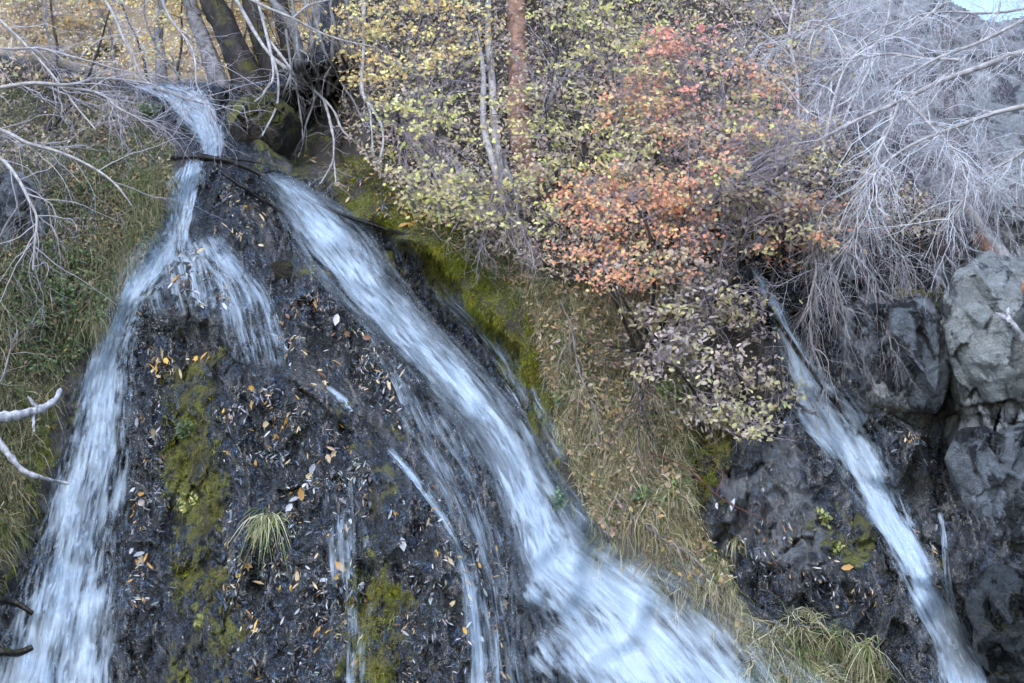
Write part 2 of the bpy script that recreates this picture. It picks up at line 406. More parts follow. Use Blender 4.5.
# upper dome lip, dark hollow beneath it
lip([(120, 318), (160, 312), (205, 312), (245, 340), (275, 366)], -.14, 70, 16)
lip([(130, 336), (165, 328), (205, 326), (235, 350), (262, 378)], .05, 16, 30)
lip([(215, 380), (262, 372), (310, 388), (362, 420), (405, 456), (445, 500), (470, 560)], -.26, 12, 90)
lip([(205, 178), (235, 200), (262, 232), (275, 262), (330, 286), (385, 340), (430, 395)], -.20, 12, 40)
lip([(300, 300), (350, 350), (400, 420)], .08, 20, 30)
lip([(405, 470), (470, 470), (520, 510), (560, 560)], -.16, 18, 50)
lip([(330, 560), (380, 552), (430, 575), (470, 590)], -.14, 30, 10)
lip([(205, 560), (250, 540), (300, 560), (330, 600)], -.08, 40, 12)
lip([(355, 500), (365, 580), (350, 683)], .10, 16, 16)
lip([(180, 400), (190, 500), (180, 640)], .09, 22, 22)
lip([(120, 480), (150, 500), (160, 600), (140, 683)], .06, 16, 16)
# ledge where the stream tips over at the top
lip([(150, 168), (200, 160), (260, 168), (330, 200)], -.15, 12, 20)
# undercut mossy edge right of the main fall
lip([(385, 232), (440, 256), (470, 300), (520, 345), (530, 420), (560, 480), (592, 545)], -.30, 26, 6)
# left fall: ledge near the bottom
lip([(0, 610), (50, 604), (100, 606), (135, 620)], -.16, 20, 30)
# right-hand rock steps
lip([(690, 470), (740, 440), (800, 455)], -.18, 8, 60)
lip([(700, 590), (770, 560), (850, 575), (905, 600)], -.2, 30, 14)
lip([(845, 400), (890, 408), (940, 412)], -.16, 40, 8)
lip([(850, 430), (900, 440), (950, 500)], .14, 22, 30)
lip([(948, 250), (946, 330), (944, 420), (935, 500), (950, 600), (990, 683)], .38, 16, 16)
lip([(758, 300), (800, 380), (830, 430), (890, 510), (935, 600), (980, 690)], .16, 24, 24)
# recess under the trees
cv = region(X, Y, [(296, 78), (350, 70), (362, 110), (352, 150), (328, 172), (296, 168), (270, 130)], 14, 6, 30, 4)
D += cv * .8
cv2 = region(X, Y, [(205, 100), (232, 95), (232, 160), (205, 158)], 10, 4, 30, 4)
D += .15 * cv2
# relief
rockm = np.clip(1 - lb - cb, 0, 1)
rgt = region(X, Y, [(690, 400), (1300, 200), (1300, 860), (900, 860), (700, 600)], 20, 8, 50, 2)
D += -.10 * (ridged(mx * 1.6, my * 1.2, 4, 1) - .5) * (.5 + rockm) - .05 * fbm(mx * 5, my * 4, 4, 2) - .05 * fbm(mx * 16, my * 9, 3, 4) * rockm - .07 * (ridged(mx * 6, my * 3.2, 3, 5) - .6) * rockm
q = vnoise(mx * 2.2 + .3 * fbm(mx * 4, my * 4, 2, 3), my * 1.5, 5); wx_ = mx + .05 * fbm(mx * 3, my * 3, 3, 1); wy_ = my + .05 * fbm(mx * 3 + 7, my * 3, 3, 2)
D -= rockm * (.22 * rgt + .06) * cell(wx_ * 2.6 + wy_ * .8, wy_ * 1.5 - wx_ * .5, 1, 1.2) + rockm * (.06 + .03 * rgt) * cell(wx_ * 7, wy_ * 4.5, 3, 1.1) + .014 * rockm * cell(mx * 20 + my * 3, my * 15, 2)
D -= rockm * (1 - rgt) * (.13 * (ridged(mx * 2.6 + .25 * fbm(mx, my * 2, 3, 2), my * .9, 3, 4) - .55) + .05 * cell(mx * 4.5 + .1 * fbm(mx * 5, my * 5, 2, 2), my * 2.2, 5, 1.2))
D -= .05 * rgt * rockm * ridged(mx * 3.5 + my, my * 2.4 - mx, 4, 6); D -= rgt * rockm * .34 * (np.floor(q * 5) / 5 + .5 * sst(.75, 1, (q * 5) % 1) / 5)
D -= .06 * fbm(mx * 3, my * 2.2, 3, 7) * (lb + cb)
Dfront = D.copy()
# beyond the lip of the stream bed the ground runs back to a far slope
beyond = sst(0, 9, crest + 3 * fbm(mx * 6, my * 0, 2, 3) - Y) * (X < 332)
Dfar = 25 + np.clip(crest - Y, 0, 400) / 60 * 1.6 + 1.6 * fbm(mx * 2, my * 3, 4, 2)
D = D * (1 - beyond) + Dfar * beyond
D = np.where((X >= 332) & (Y < 40), D + .9 * sst(40, -160, Y), D)

moss = np.zeros_like(X); dry = np.zeros_like(X); gold = beyond.copy()
def paint(arr, P, v=1, soft=16, warp=20, ws=24, seed=0): np.maximum(arr, v * region(X, Y, P, soft, warp, ws, seed), out=arr)
for P, v in [([(228, 92), (300, 100), (345, 175), (420, 235), (470, 262), (540, 330), (520, 345), (470, 300), (440, 262), (380, 235), (330, 200), (270, 165), (232, 150)], .95),
             ([(330, 165), (400, 150), (455, 195), (520, 250), (560, 330), (600, 380), (560, 420), (520, 370), (470, 320), (420, 262)], .8),
             ([(478, 300), (528, 330), (560, 470), (598, 540), (560, 520), (520, 400)], .8),
             ([(672, 420), (735, 425), (728, 470), (700, 510), (650, 480)], 1.0),
             ([(165, 365), (215, 360), (225, 470), (220, 600), (170, 600), (160, 470)], .68),
             ([(340, 560), (400, 580), (395, 700), (345, 700)], .72), ([(350, 400), (395, 430), (385, 640), (355, 600)], .5),
             ([(255, 255), (300, 262), (330, 300), (280, 282)], .7), ([(330, 400), (400, 430), (390, 460), (330, 420)], .62),
             ([(170, 590), (260, 600), (260, 700), (170, 700)], .5), ([(155, 240), (190, 185), (180, 240), (125, 320), (80, 420), (40, 520), (20, 500), (70, 400), (110, 300)], .8),
             ([(30, 380), (75, 380), (65, 450), (20, 560), (-60, 600), (-60, 380)], .7), ([(815, 500), (860, 500), (865, 590), (830, 560)], .65),
             ([(900, 282), (955, 280), (950, 302), (905, 305)], .9), ([(1000, 580), (1060, 570), (1060, 683), (1000, 683)], .5), ([(905, 500), (950, 540), (950, 620), (925, 590)], .45)]:
    paint(moss, P, v)
paint(dry, [(860, 290), (945, 285), (938, 400), (900, 425), (858, 400)], .62, 14)
paint(dry, [(950, 235), (1300, 200), (1300, 560), (990, 560), (955, 430)], 1)
paint(dry, [(700, 470), (800, 440), (860, 540), (830, 600), (720, 580)], .5, 25)
mn = np.clip(fbm(mx * 3.5, my * 2.2, 3, 6) * 2.2 + .5, 0, 1); moss = moss * (.55 + .5 * mn)
D -= .11 * np.clip(lb + cb, 0, 1) * moss * np.clip(fbm(mx * 4.5, my * 4, 2, 3) + .3, 0, 1) + .05 * moss * mn + .02 * moss * fbm(mx * 12, my * 10, 2, 1)
Dfront = np.where(beyond > 0, Dfront, D)
soil = np.clip(lb + cb, 0, 1) * (1 - .4 * moss)
pc = region(X, Y, [(785, -120), (1300, -120), (1300, 215), (1010, 210), (950, 205), (880, 150), (815, 120)], 20, 16, 30, 5)
soil = soil * (1 - pc); dry = np.maximum(dry, pc * 1.0)  # pale rock tone stands in for the haze behind the twigs

V = at(X, Y, D).reshape(-1, 3)
H, W = X.shape
idx = np.arange(H * W).reshape(H, W)
Q = np.stack([idx[:-1, :-1], idx[1:, :-1], idx[1:, 1:], idx[:-1, 1:]], -1)
# vertex normals of the whole sheet so the pieces meet without a seam
VV = V.reshape(H, W, 3); du = np.gradient(VV, axis=1); dv = np.gradient(VV, axis=0); NN = nrm(np.cross(dv, du)); NN = np.where((NN * FWD).sum(-1, keepdims=True) > 0, -NN, NN)
sky_line = np.interp(X, [790, 830, 862, 900, 940, 980, 1030, 1100, 1300], [-400, -90, -40, -14, 2, 14, 12, 0, -20]) + 12 * fbm(mx * 3, my * 0, 3, 1)
c_ = lambda a: a[:-1, :-1]
keep = c_(Y > sky_line)
cls = np.zeros(keep.shape, int)
cls[c_(lb) > .5] = 1; cls[(c_(cb) > .5)] = 2
cls[c_(beyond) > .5] = 3
cls[(c_(cb) > .5) & (c_(Y) < 150) & (c_(X) > 330)] = 3
for k, nm in enumerate(['rock_face', 'left_bank', 'grassy_bank', 'hillside']):
    q = Q[keep & (cls == k)]
    u, inv = np.unique(q.ravel(), return_inverse=True)
    o = mk(nm, V[u], inv.reshape(-1, 4), M_GROUND, attrs={'moss': moss.ravel()[u], 'dry': dry.ravel()[u], 'soil': soil.ravel()[u], 'gold': gold.ravel()[u]})
    o.data.normals_split_custom_set_from_vertices(NN.reshape(-1, 3)[u].tolist())
    tag(o, kind='structure')

def blur(A, n):
    for _ in range(n):
        A = (np.pad(A, ((1, 1), (0, 0)), 'edge')[:-2] + A * 2 + np.pad(A, ((1, 1), (0, 0)), 'edge')[2:]) / 4
        A = (np.pad(A, ((0, 0), (1, 1)), 'edge')[:, :-2] + A * 2 + np.pad(A, ((0, 0), (1, 1)), 'edge')[:, 2:]) / 4
    return A
Dsm = blur(Dfront, 14)
def samp(A, px, py):
    u = np.clip((np.asarray(px, float) - gx[0]) / ST, 0, W - 1.001); v = np.clip((np.asarray(py, float) - gy[0]) / ST, 0, H - 1.001)
    i = u.astype(int); j = v.astype(int); fx = u - i; fy = v - j
    return (A[j, i] * (1 - fx) + A[j, i + 1] * fx) * (1 - fy) + (A[j + 1, i] * (1 - fx) + A[j + 1, i + 1] * fx) * fy
def on(px, py, off=0.0): return at(px, py, samp(Dfront, px, py) - off)
def onS(px, py, off=0.0): return at(px, py, samp(Dsm, px, py) - off)
def nrm_at(px, py):
    a = on(px, py); b = on(np.asarray(px) + 5, py); c = on(px, np.asarray(py) + 5)
    n = nrm(np.cross(c - a, b - a)); return np.where((n * FWD).sum(-1, keepdims=True) > 0, -n, n)
def scatter(poly, n, noise_cut=None, ns=30, seed=0):
    P = np.array(poly, float); lo = P.min(0); hi = P.max(0); xs = []; ys = []; c = 0
    for _ in range(60):
        x = rng.uniform(lo[0], hi[0], n * 2); y = rng.uniform(lo[1], hi[1], n * 2)
        k = inpoly(x, y, poly)
        if noise_cut is not None: k &= (fbm(x / ns, y / ns, 3, seed) > noise_cut + .25 * rng.standard_normal(len(x)))
        xs.append(x[k]); ys.append(y[k]); c += k.sum()
        if c >= n: break
    return np.concatenate(xs)[:n], np.concatenate(ys)[:n]

#%%WATER
def fall(name, L, R, off, dens, n_str, label, fan=.0, sl=(.08, .35), sw=(.004, .012), sa=(.35, .9), bulge=.03, edge=.16, jit=1.0, voff=.05):
    n_str = int(n_str * .48); Sx = 240; Tx = 60
    Lp = catmull(L, Sx); Rp = catmull(R, Sx); dn = np.interp(np.linspace(0, 1, Sx), np.linspace(0, 1, len(dens)), dens)
    s = np.arange(Sx); t = np.linspace(0, 1, Tx)
    def pos(si, ti, extra=0.0):
        i = np.clip(si, 0, Sx - 1.001); a = i.astype(int); f = (i - a)[..., None]
        l = Lp[a] * (1 - f) + Lp[a + 1] * f; r = Rp[a] * (1 - f) + Rp[a + 1] * f
        p = l + (r - l) * ti[..., None]
        o = off + bulge * np.sin(PI * np.clip(ti, 0, 1)) + extra
        return at(p[..., 0], p[..., 1], samp(Dsm, p[..., 0], p[..., 1]) - o)
    SS, TT = np.meshgrid(s.astype(float), t, indexing='ij')
    V0 = pos(SS, TT, .012 * fbm(TT * 14, SS / 14, 3, 2))
    ln = np.concatenate([[0], np.cumsum(np.linalg.norm(np.diff(V0[:, Tx // 2], axis=0), axis=1))])
    wd = np.linalg.norm(V0[:, -1] - V0[:, 0], axis=1)
    flow = np.stack([(TT - .5) * np.maximum(wd, .12)[:, None] * .75 + (TT - .5) * wd.mean() * .25, np.broadcast_to(ln[:, None], TT.shape), np.full(TT.shape, rng.uniform(0, 9))], -1)
    en = np.minimum(SS, Sx - 1 - SS) / 14
    if R[-1][1] > 690: en = SS / 14
    e = np.minimum(TT, 1 - TT) / edge + .7 * fbm(TT * 6, SS / 12, 4, 4) - .1
    de = dn[:, None] * np.clip(e, 0, 1) * np.clip(en, 0, 1)
    b = Bag(); id0 = np.arange(Sx * Tx).reshape(Sx, Tx)
    b.add(V0, np.stack([id0[:-1, :-1], id0[:-1, 1:], id0[1:, 1:], id0[1:, :-1]], -1).reshape(-1, 4), flow=flow.reshape(-1, 3), dens=de.ravel())
    nf0 = (Sx - 1) * (Tx - 1)
    # loose strands and jets of water, soft edged ribbons that follow the flow
    K = 7; N = n_str; tot = ln[-1]
    s0 = rng.uniform(-10, Sx - 5, N); t0 = np.clip(rng.beta(1.0, 1.0, N) * 1.12 - .06, -.06, 1.06); Ls = rng.uniform(*sl, N)
    k = np.linspace(0, 1, K)
    si = s0[:, None] + (Ls / tot * Sx)[:, None] * k; ti = t0[:, None] + rng.normal(0, .02 * jit, N)[:, None] * k
    ex = rng.uniform(-.01, voff, N)[:, None] + rng.uniform(0, .03, N)[:, None] * np.sin(k * PI)
    C = pos(si, ti, ex * .5)
    tg = np.gradient(C, axis=1); side = nrm(np.cross(tg, FWD + .3 * rng.standard_normal((N, 1, 3))))
    w = 1.3 * rng.uniform(*sw, N)[:, None, None] * np.sin(k * PI * .86 + .22)[None, :, None]
    Vs = np.stack([C - side * w, C, C + side * w], 2)
    sidx = np.clip(s0, 0, Sx - 1).astype(int)
    al = (rng.uniform(*sa, N) * np.clip(dn[sidx] * 1.3, 0, 1))[:, None] * np.sin(k * PI)[None]
    al = al * np.clip(si / 8, 0, 1) * (1 if R[-1][1] > 690 else np.clip((Sx - si) / 8, 0, 1))
    al = al * (.25 + .75 * np.clip(np.minimum(ti, 1 - ti) / edge, 0, 1))
    A = np.stack([al * 0, al, al * 0], 2)
    ii = np.arange(N * K * 3).reshape(N, K, 3)
    q = np.concatenate([np.stack([ii[:, :-1, j], ii[:, :-1, j + 1], ii[:, 1:, j + 1], ii[:, 1:, j]], -1).reshape(-1, 4) for j in (0, 1)])
    b.add(Vs, q, flow=np.zeros((N * K * 3, 3)), dens=A.ravel())
    # droplets
    nd = n_str // 5
    pd = pos(rng.uniform(0, Sx, nd), np.where(rng.random(nd) < .5, rng.normal(0, .09, nd), rng.normal(1, .09, nd)), rng.uniform(.0, .12, nd))
    r = rng.uniform(.001, .0025, nd)[:, None, None]
    oc = np.array([[1, 0, 0], [-1, 0, 0], [0, 1, 0], [0, -1, 0], [0, 0, 2.2], [0, 0, -2.2]])
    of = np.array([[0, 2, 4], [2, 1, 4], [1, 3, 4], [3, 0, 4], [2, 0, 5], [1, 2, 5], [3, 1, 5], [0, 3, 5]])
    b.add((pd[:, None] + oc[None] * r), (np.arange(nd)[:, None, None] * 6 + of).reshape(-1, 3), flow=np.zeros((nd * 6, 3)), dens=np.full(nd * 6, .8))
    nq = nf0 + len(q); mi = np.ones(nq + nd * 8, int); mi[:nf0] = 0
    o = b.build(name, [M_WATER, M_STRAND], midx=mi)
    return tag(o, label, 'waterfall', kind='structure')

fall('stream', [(122, 84), (152, 98), (176, 118), (198, 142), (203, 160)], [(182, 84), (206, 92), (222, 112), (226, 138), (222, 160)], .03, [.5, .75, .6, .85, .7], 500, 'short foaming chute of water at the very top, under the golden hillside', sl=(.05, .15))
fall('waterfall', [(182, 158), (166, 188), (163, 210), (164, 240), (150, 262)], [(204, 158), (202, 180), (196, 205), (190, 235), (205, 262)], .03, [.7, 1., .8, .5, .3], 420, 'small white spout dropping onto the leafy wet dome', sl=(.05, .2))
fall('waterfall', [(160, 222), (124, 262), (108, 310), (84, 370), (58, 460), (30, 545), (0, 630), (-40, 720)], [(186, 226), (176, 268), (146, 310), (134, 360), (132, 450), (122, 540), (124, 620), (128, 720)], .05, [.55, .62, .75, .8, .74, .7, .8, .8], 4200, 'broad white waterfall fanning down beside the left grassy bank', sl=(.04, .15), sw=(.004, .013), sa=(.15, .55), edge=.3)
fall('waterfall', [(190, 236), (196, 262), (215, 290), (222, 330), (232, 362)], [(216, 232), (248, 262), (272, 300), (284, 335), (292, 370)], .02, [.4, .42, .45, .42, .25], 600, 'thin lacy veil of water slipping over the right shoulder of the dome', sa=(.2, .6))
fall('waterfall', [(256, 174), (278, 208), (300, 250), (340, 300), (396, 352), (442, 404), (482, 460), (506, 520), (516, 580), (522, 640), (524, 720)],
     [(276, 170), (322, 196), (366, 230), (392, 270), (426, 312), (476, 364), (524, 420), (558, 478), (608, 532), (732, 596), (880, 706)], .06, [.9, 1.1, 1.25, 1.35, 1.55, 1.65, 1.65, 1.6, 1.3, 1.1], 6500, 'large white main waterfall sweeping diagonally down to the right beside the mossy bank', bulge=.09, sl=(.12, .42), sw=(.006, .02), sa=(.1, .4), voff=.06, edge=.42)
fall('waterfall', [(140, 246), (138, 270), (140, 300), (142, 316)], [(214, 240), (236, 262), (248, 296), (252, 318)], .012, [.35, .42, .38, .25], 420, 'glassy film of water trickling over the rounded upper dome', sl=(.03, .15), sw=(.002, .006), sa=(.1, .5), bulge=.01)
fall('waterfall', [(318, 470), (318, 540), (322, 620), (318, 720)], [(366, 470), (372, 540), (374, 620), (372, 720)], .012, [.06, .16, .16, .14], 320, 'faint film of water on the leafy rock around the vertical trickle', sl=(.05, .3), sw=(.002, .006), sa=(.08, .35), bulge=.01)
fall('waterfall', [(400, 262), (430, 300), (470, 340), (510, 400), (545, 460)], [(428, 262), (470, 300), (512, 345), (548, 410), (580, 470)], .02, [.0, .22, .25, .25, .1], 500, 'thin spray streaks on the dark rock right of the main fall', sl=(.06, .25), sw=(.002, .007), sa=(.1, .4), bulge=.01)
fall('waterfall', [(352, 312), (372, 360), (396, 420), (436, 500), (462, 600), (470, 720)], [(400, 330), (440, 390), (472, 450), (505, 540), (520, 640), (530, 720)], .03, [.08, .2, .2, .2, .24, .26], 800, 'thin side veil of water streaking down the dark rock left of the main fall', sa=(.08, .4), sl=(.1, .4))
fall('trickle', [(384, 448), (410, 480), (436, 520), (455, 560), (462, 620), (462, 720)], [(390, 446), (420, 478), (452, 520), (476, 570), (492, 630), (500, 720)], .02, [.45, .6, .55, .5, .45, .4], 500, 'narrow trickle bending down the rock between dome and main fall', sa=(.2, .5), sw=(.003, .009), bulge=.01, edge=.35)
fall('trickle', [(346, 470), (340, 520), (342, 560), (346, 630), (344, 720)], [(352, 470), (356, 520), (360, 560), (358, 630), (354, 720)], .015, [.15, .2, .25, .5, .4], 90, 'faint vertical trickle down the middle of the leaf-strewn rock', sa=(.15, .45), sw=(.002, .006), bulge=.005)
fall('trickle', [(324, 386), (334, 396), (344, 406), (350, 412)], [(330, 386), (342, 394), (352, 405), (354, 412)], .02, [.6, .9, .8, .4], 60, 'tiny white dash of water on the ledge high on the wet rock', sl=(.03, .07), bulge=.005)
fall('waterfall', [(744, 262), (760, 292), (774, 330), (780, 376), (784, 418), (822, 450), (856, 500), (884, 548), (908, 600), (930, 650), (950, 720)],
     [(752, 262), (778, 300), (800, 340), (830, 378), (880, 420), (892, 462), (908, 510), (934, 560), (956, 604), (984, 660), (1016, 720)], .05, [.7, 1., 1., .8, .75, 1.2, 1.3, 1.3, 1.2, 1.2, 1.1], 3000, 'slender white waterfall on the right cutting between grey rocks', bulge=.05, sl=(.05, .2), sw=(.005, .016), sa=(.12, .45), edge=.34)
fall('trickle', [(936, 512), (940, 540), (944, 580), (948, 612)], [(942, 512), (948, 540), (952, 580), (958, 612)], .02, [.6, .5, .6, .4], 100, 'thin trickle joining the right fall from the dark cleft', sl=(.04, .12), sw=(.002, .005), bulge=.005)
#%%END_WATER

# ------------------------------------------------------------------ boulders
def boulder(outline, off, thick, mat, label, group=None, seed=0, sq=3.0, amp=.05, moss=None):
    O = np.array(outline, float); c = O.mean(0); D0 = float(samp(Dsm, *c)) - off
    nu, nv = 200, 120
    th = np.linspace(0, 2 * PI, nu, endpoint=False); ang = np.arctan2(O[:, 1] - c[1], O[:, 0] - c[0]); rad = np.hypot(O[:, 0] - c[0], O[:, 1] - c[1])
    od = np.argsort(ang); R = np.interp(th, np.concatenate([ang[od] - 2 * PI, ang[od], ang[od] + 2 * PI]), np.tile(rad[od], 3))
    R = R * (1 + .05 * fbm(np.cos(th) * 2.5 + seed, np.sin(th) * 2.5, 4, seed))
    ph = np.linspace(-PI / 2, PI / 2, nv)
    cs = np.abs(np.cos(ph)) ** (2 / sq); sn = np.sign(np.sin(ph)) * np.abs(np.sin(ph)) ** (2 / sq)
    px = c[0] + R[None] * cs[:, None] * np.cos(th)[None]; py = c[1] + R[None] * cs[:, None] * np.sin(th)[None]
    base = at(px, py, np.full(px.shape, D0))
    P = base + (sn[:, None, None] * thick) * FWD
    P = P.reshape(-1, 3); C = at(c[0], c[1], D0)
    d = nrm(P - C)
    # knock planes off it so that it breaks in facets
    r = np.random.default_rng(seed); rel = P - C
    sz = np.linalg.norm(rel, axis=1).max()
    for _ in range(30):
        n = nrm(r.standard_normal(3) + np.array([0, -.9, .1])); sup = (rel @ n).max(); h = sup * r.uniform(.74, .95)
        ex = rel @ n - h; rel = np.where(ex[:, None] > 0, rel - .85 * ex[:, None] * n, rel)
    P = C + rel + d * (amp * .6 * n3(P, 3.5, seed)[:, None] + amp * .15 * n3(P, 10, seed + 1)[:, None] - amp * .4 * np.abs(n3(P, 5, seed + 2))[:, None] + amp * .35 * n3(P, 24, seed + 3)[:, None])
    u1 = (P - C) @ RT; v1 = (P - C) @ UP; u2 = u1 + .02 * n3(P, 5, 1); v2 = v1 + .02 * n3(P, 5, 3); lit = np.clip(-(d @ FWD) * 2, 0, 1)[:, None]
    P = P - FWD * lit * amp * (2.6 * cell(u2 * 2.6 + v2, v2 * 1.5 - u2 * .7, seed, 1.3) + 1.2 * cell(u2 * 7, v2 * 4.5 + u2, seed + 2, 1.3) + .35 * cell(u1 * 22, v1 * 18, seed + 1))[:, None]
    idx = np.arange(nu * nv).reshape(nv, nu); a = idx[:-1]; b = idx[1:]
    o = mk('boulder', P, np.stack([a, np.roll(a, -1, 1), np.roll(b, -1, 1), b], -1).reshape(-1, 4), mat)
    return tag(o, label, 'boulder', group)

M_PALE = m_rock('pale_rock', lin(196, 204, 206), lin(84, 88, 92), -.08, .7, .8, .55)
M_GREY = m_rock('grey_rock', lin(150, 160, 170), lin(44, 48, 54), -.02, .4, 1, .5)
M_DARK = m_rock('dark_rock', lin(92, 100, 106), lin(16, 17, 18), .05, .2, 1.4, .5)
M_MOSSY = m_rock('mossy_rock', lin(62, 52, 38), lin(20, 17, 13), .30, .6, 1.5, .5)
boulder([(232, 112), (246, 98), (275, 92), (298, 104), (303, 130), (292, 156), (270, 166), (246, 160), (230, 140)], .12, .22, M_MOSSY, 'brown mossy boulder beside the stream at the foot of the dark trunks', seed=1, sq=2.2, amp=.035)
boulder([(946, 262), (986, 238), (1016, 246), (1080, 262), (1100, 340), (1090, 482), (1034, 470), (985, 448), (950, 404), (944, 318)], .05, .36, M_PALE, 'largest pale grey boulder with dark stains at the right edge', seed=2, sq=3.4, amp=.06)
boulder([(952, 420), (1000, 432), (1080, 430), (1090, 520), (1060, 582), (1014, 574), (980, 540), (958, 490)], .0, .3, M_GREY, 'grey streaked boulder directly under the largest pale boulder', seed=3, sq=3.0)
boulder([(846, 300), (888, 284), (938, 290), (946, 340), (942, 410), (905, 432), (856, 412), (838, 350)], .0, .2, M_GREY, 'dark grey slab under hanging twigs left of the deep cleft', seed=4, sq=3.2, amp=.045)
boulder([(972, 590), (990, 566), (1030, 572), (1066, 620), (1066, 700), (1010, 712), (1000, 680), (976, 630)], .05, .25, M_DARK, 'dark wet boulder in the bottom right corner', seed=5)
boulder([(806, 228), (830, 218), (856, 236), (862, 282), (838, 296), (812, 290), (800, 258)], .02, .2, M_GREY, 'small grey rock behind bare twigs above the right waterfall', seed=6)
boulder([(1002, 196), (1030, 180), (1070, 190), (1070, 236), (1020, 240), (1000, 222)], .0, .25, M_PALE, 'pale rock on top of the largest boulder beside the leaning log', seed=7)
boulder([(-30, 180), (10, 172), (38, 186), (48, 214), (40, 244), (5, 252), (-30, 240)], .1, .22, M_GREY, 'blue grey rock half buried in the left grassy bank', seed=8)
boulder([(268, 268), (282, 261), (297, 266), (300, 277), (284, 282), (270, 278)], .03, .06, M_MOSSY, 'little mossy stone on the lip beside the main waterfall', seed=9, sq=2.2, amp=.012)
boulder([(720, 268), (742, 262), (752, 280), (744, 300), (724, 296)], .0, .12, M_DARK, 'dark wet stone at the head of the right waterfall', seed=10, amp=.02)

# ------------------------------------------------------------------ woody things
def pth(pts, K=24, wob=.012):
    A = catmull([(p[0], p[1], p[2]) for p in pts], K)
    P = onS(A[:, 0], A[:, 1], A[:, 2])
    s = np.linspace(0, 1, K)
    for j in range(3):
        for f in (2, 5, 11): P[:, j] += wob * rng.standard_normal() / f * 2 * np.sin(s * f * 2 + rng.uniform(0, 6)) * np.sin(s * PI)
    return P
PX = .0075
def stem_mesh(P, r0, r1, sides=8, rough=.0):
    K = len(P); R = np.linspace(r0, r1, K) * (1 + rough * rng.standard_normal(K))
    R[-1] *= .25; R = R * (1 + .18 * np.clip(rng.standard_normal(K), -1, 2)) if rough else R
    return tubes(P[None], R[None], sides)
def barkmesh(P, r0, r1, sides=28, seed=0):
    Pf = catmull(P, 90); t = np.linspace(0, 1, 90); R = r0 + (r1 - r0) * t + r0 * .5 * np.exp(-((1 - t) if r1 > r0 else t) * 9)
    Vv, q = tubes(Pf[None], R[None], sides)
    a = np.tile(np.arange(sides), 90) / sides * 2 * PI; l = np.repeat(t, sides) * 10
    R[0] *= .02; R[-1] *= .02; Vv, q = tubes(Pf[None], R[None], sides)
    k = ridged(np.cos(a) * 2.5 + 5 + .3 * np.sin(l), np.sin(a) * 2.5 + l * .45, 3, seed)
    ctr = np.repeat(Pf, sides, 0); Vv = ctr + (Vv - ctr) * (1 + .45 * (k - .6))[:, None]
    return Vv, q

B_DARK = m_bark('dark_bark', lin(20, 17, 15), lin(58, 52, 47), 16, .7, .03, .2, moss=lin(70, 68, 25))
B_GREY = m_bark('grey_bark', lin(72, 70, 70), lin(140, 138, 140), 16, .8, .02, .25)
B_PALE = m_bark('pale_bark', lin(130, 126, 124), lin(190, 186, 186), 18, .8, .01, .3)
B_WHITE = m_bark('bleached_wood', lin(110, 108, 112), lin(205, 206, 214), 26, .7, .02, .6)
B_RED = m_bark('reddish_bark', lin(92, 66, 52), lin(168, 132, 112), 14, .8, .02, .2)
B_WET = m_bark('wet_bark', lin(10, 9, 9), lin(38, 34, 31), 22, .3, .02, .4, moss=lin(60, 58, 24))

def trunk_thing(pts, r0, r1, mat, label, group=None, name='tree', crown=None, cat='tree'):
    P = pth(pts, 20, .02)
    root = thing(name, P[-1] if P[-1][2] < P[0][2] else P[0], label, cat, group)
    Vv, q = barkmesh(P, r0 * PX, r1 * PX, seed=random.randint(0, 7))
    mk('trunk', Vv, q, mat, root)
    # limbs and twigs high on the trunk
    n = 14; Pb, d, r = branch(P[None], np.full((1, 20), r0 * PX * .22), n, .0, .75, .9, -.1)
    l1 = grow(Pb, d, rng.uniform(.25, .6, n), 9, .16, 0, .05); R1 = taper(rng.uniform(.003, .007, n), 9, .3)
    P2, d2, r2 = branch(l1, R1, 90, .2, 1, .8, .8); l2 = grow(P2, d2, rng.uniform(.1, .3, 90), 6, .2); R2 = taper(r2 * .5, 6)
    b = Bag()
    base = lin(118, 112, 112) if mat is not B_DARK else lin(70, 62, 58)
    b.add(*tubes(l1, R1, 5), base); b.add(*tubes(l2, R2, 3), base * 1.2)
    if crown is not None:
        k = rng.integers(0, len(l2), crown[1]); b.add(*leaves(l2[k, rng.integers(2, 6, crown[1])] + .02 * rng.standard_normal((crown[1], 3)), .04, crown[0]))
    b.build('crown', M_TWIG if crown is None else M_LEAF, root)
    return root
def leafcol(*cs, k=.22):
    A = np.array([lin(*c) for c in cs]); g = A.mean(1, keepdims=True); return np.clip((A * (1 - k) + g * k) * 1.25, 0, .9)
GOLD = 1.6 * leafcol((214, 168, 70), (190, 150, 60), (220, 186, 110), (176, 140, 60))
trunk_thing([(163, 86, -2.4), (160, 40, -2.4), (165, -10, -2.4), (160, -90, -2.4)], 6, 5, B_GREY, 'slim grey trunk standing alone against the golden slope above the stream', crown=(GOLD, 120))
trunk_thing([(222, 92, -.6), (208, 50, -.6), (194, 15, -.7), (184, -30, -.8), (180, -90, -.8)], 9, 7, B_GREY, 'pale grey leaning trunk just left of the thick black trunk')
trunk_thing([(256, 108, -.2), (240, 62, -.25), (222, 22, -.3), (206, -20, -.3), (195, -90, -.3)], 15, 12, B_DARK, 'thickest dark leaning trunk beside the head of the stream')
trunk_thing([(288, 104, -.1), (268, 62, -.2), (254, 22, -.2), (246, -20, -.2), (240, -90, -.3)], 11, 8, B_DARK, 'black trunk rising behind the mossy boulder')
trunk_thing([(318, 118, -.35), (296, 70, -.3), (284, 30, -.3), (276, -10, -.3), (262, -90, -.3)], 12, 8, B_DARK, 'dark mossy trunk between the black trunk and the pale stems')
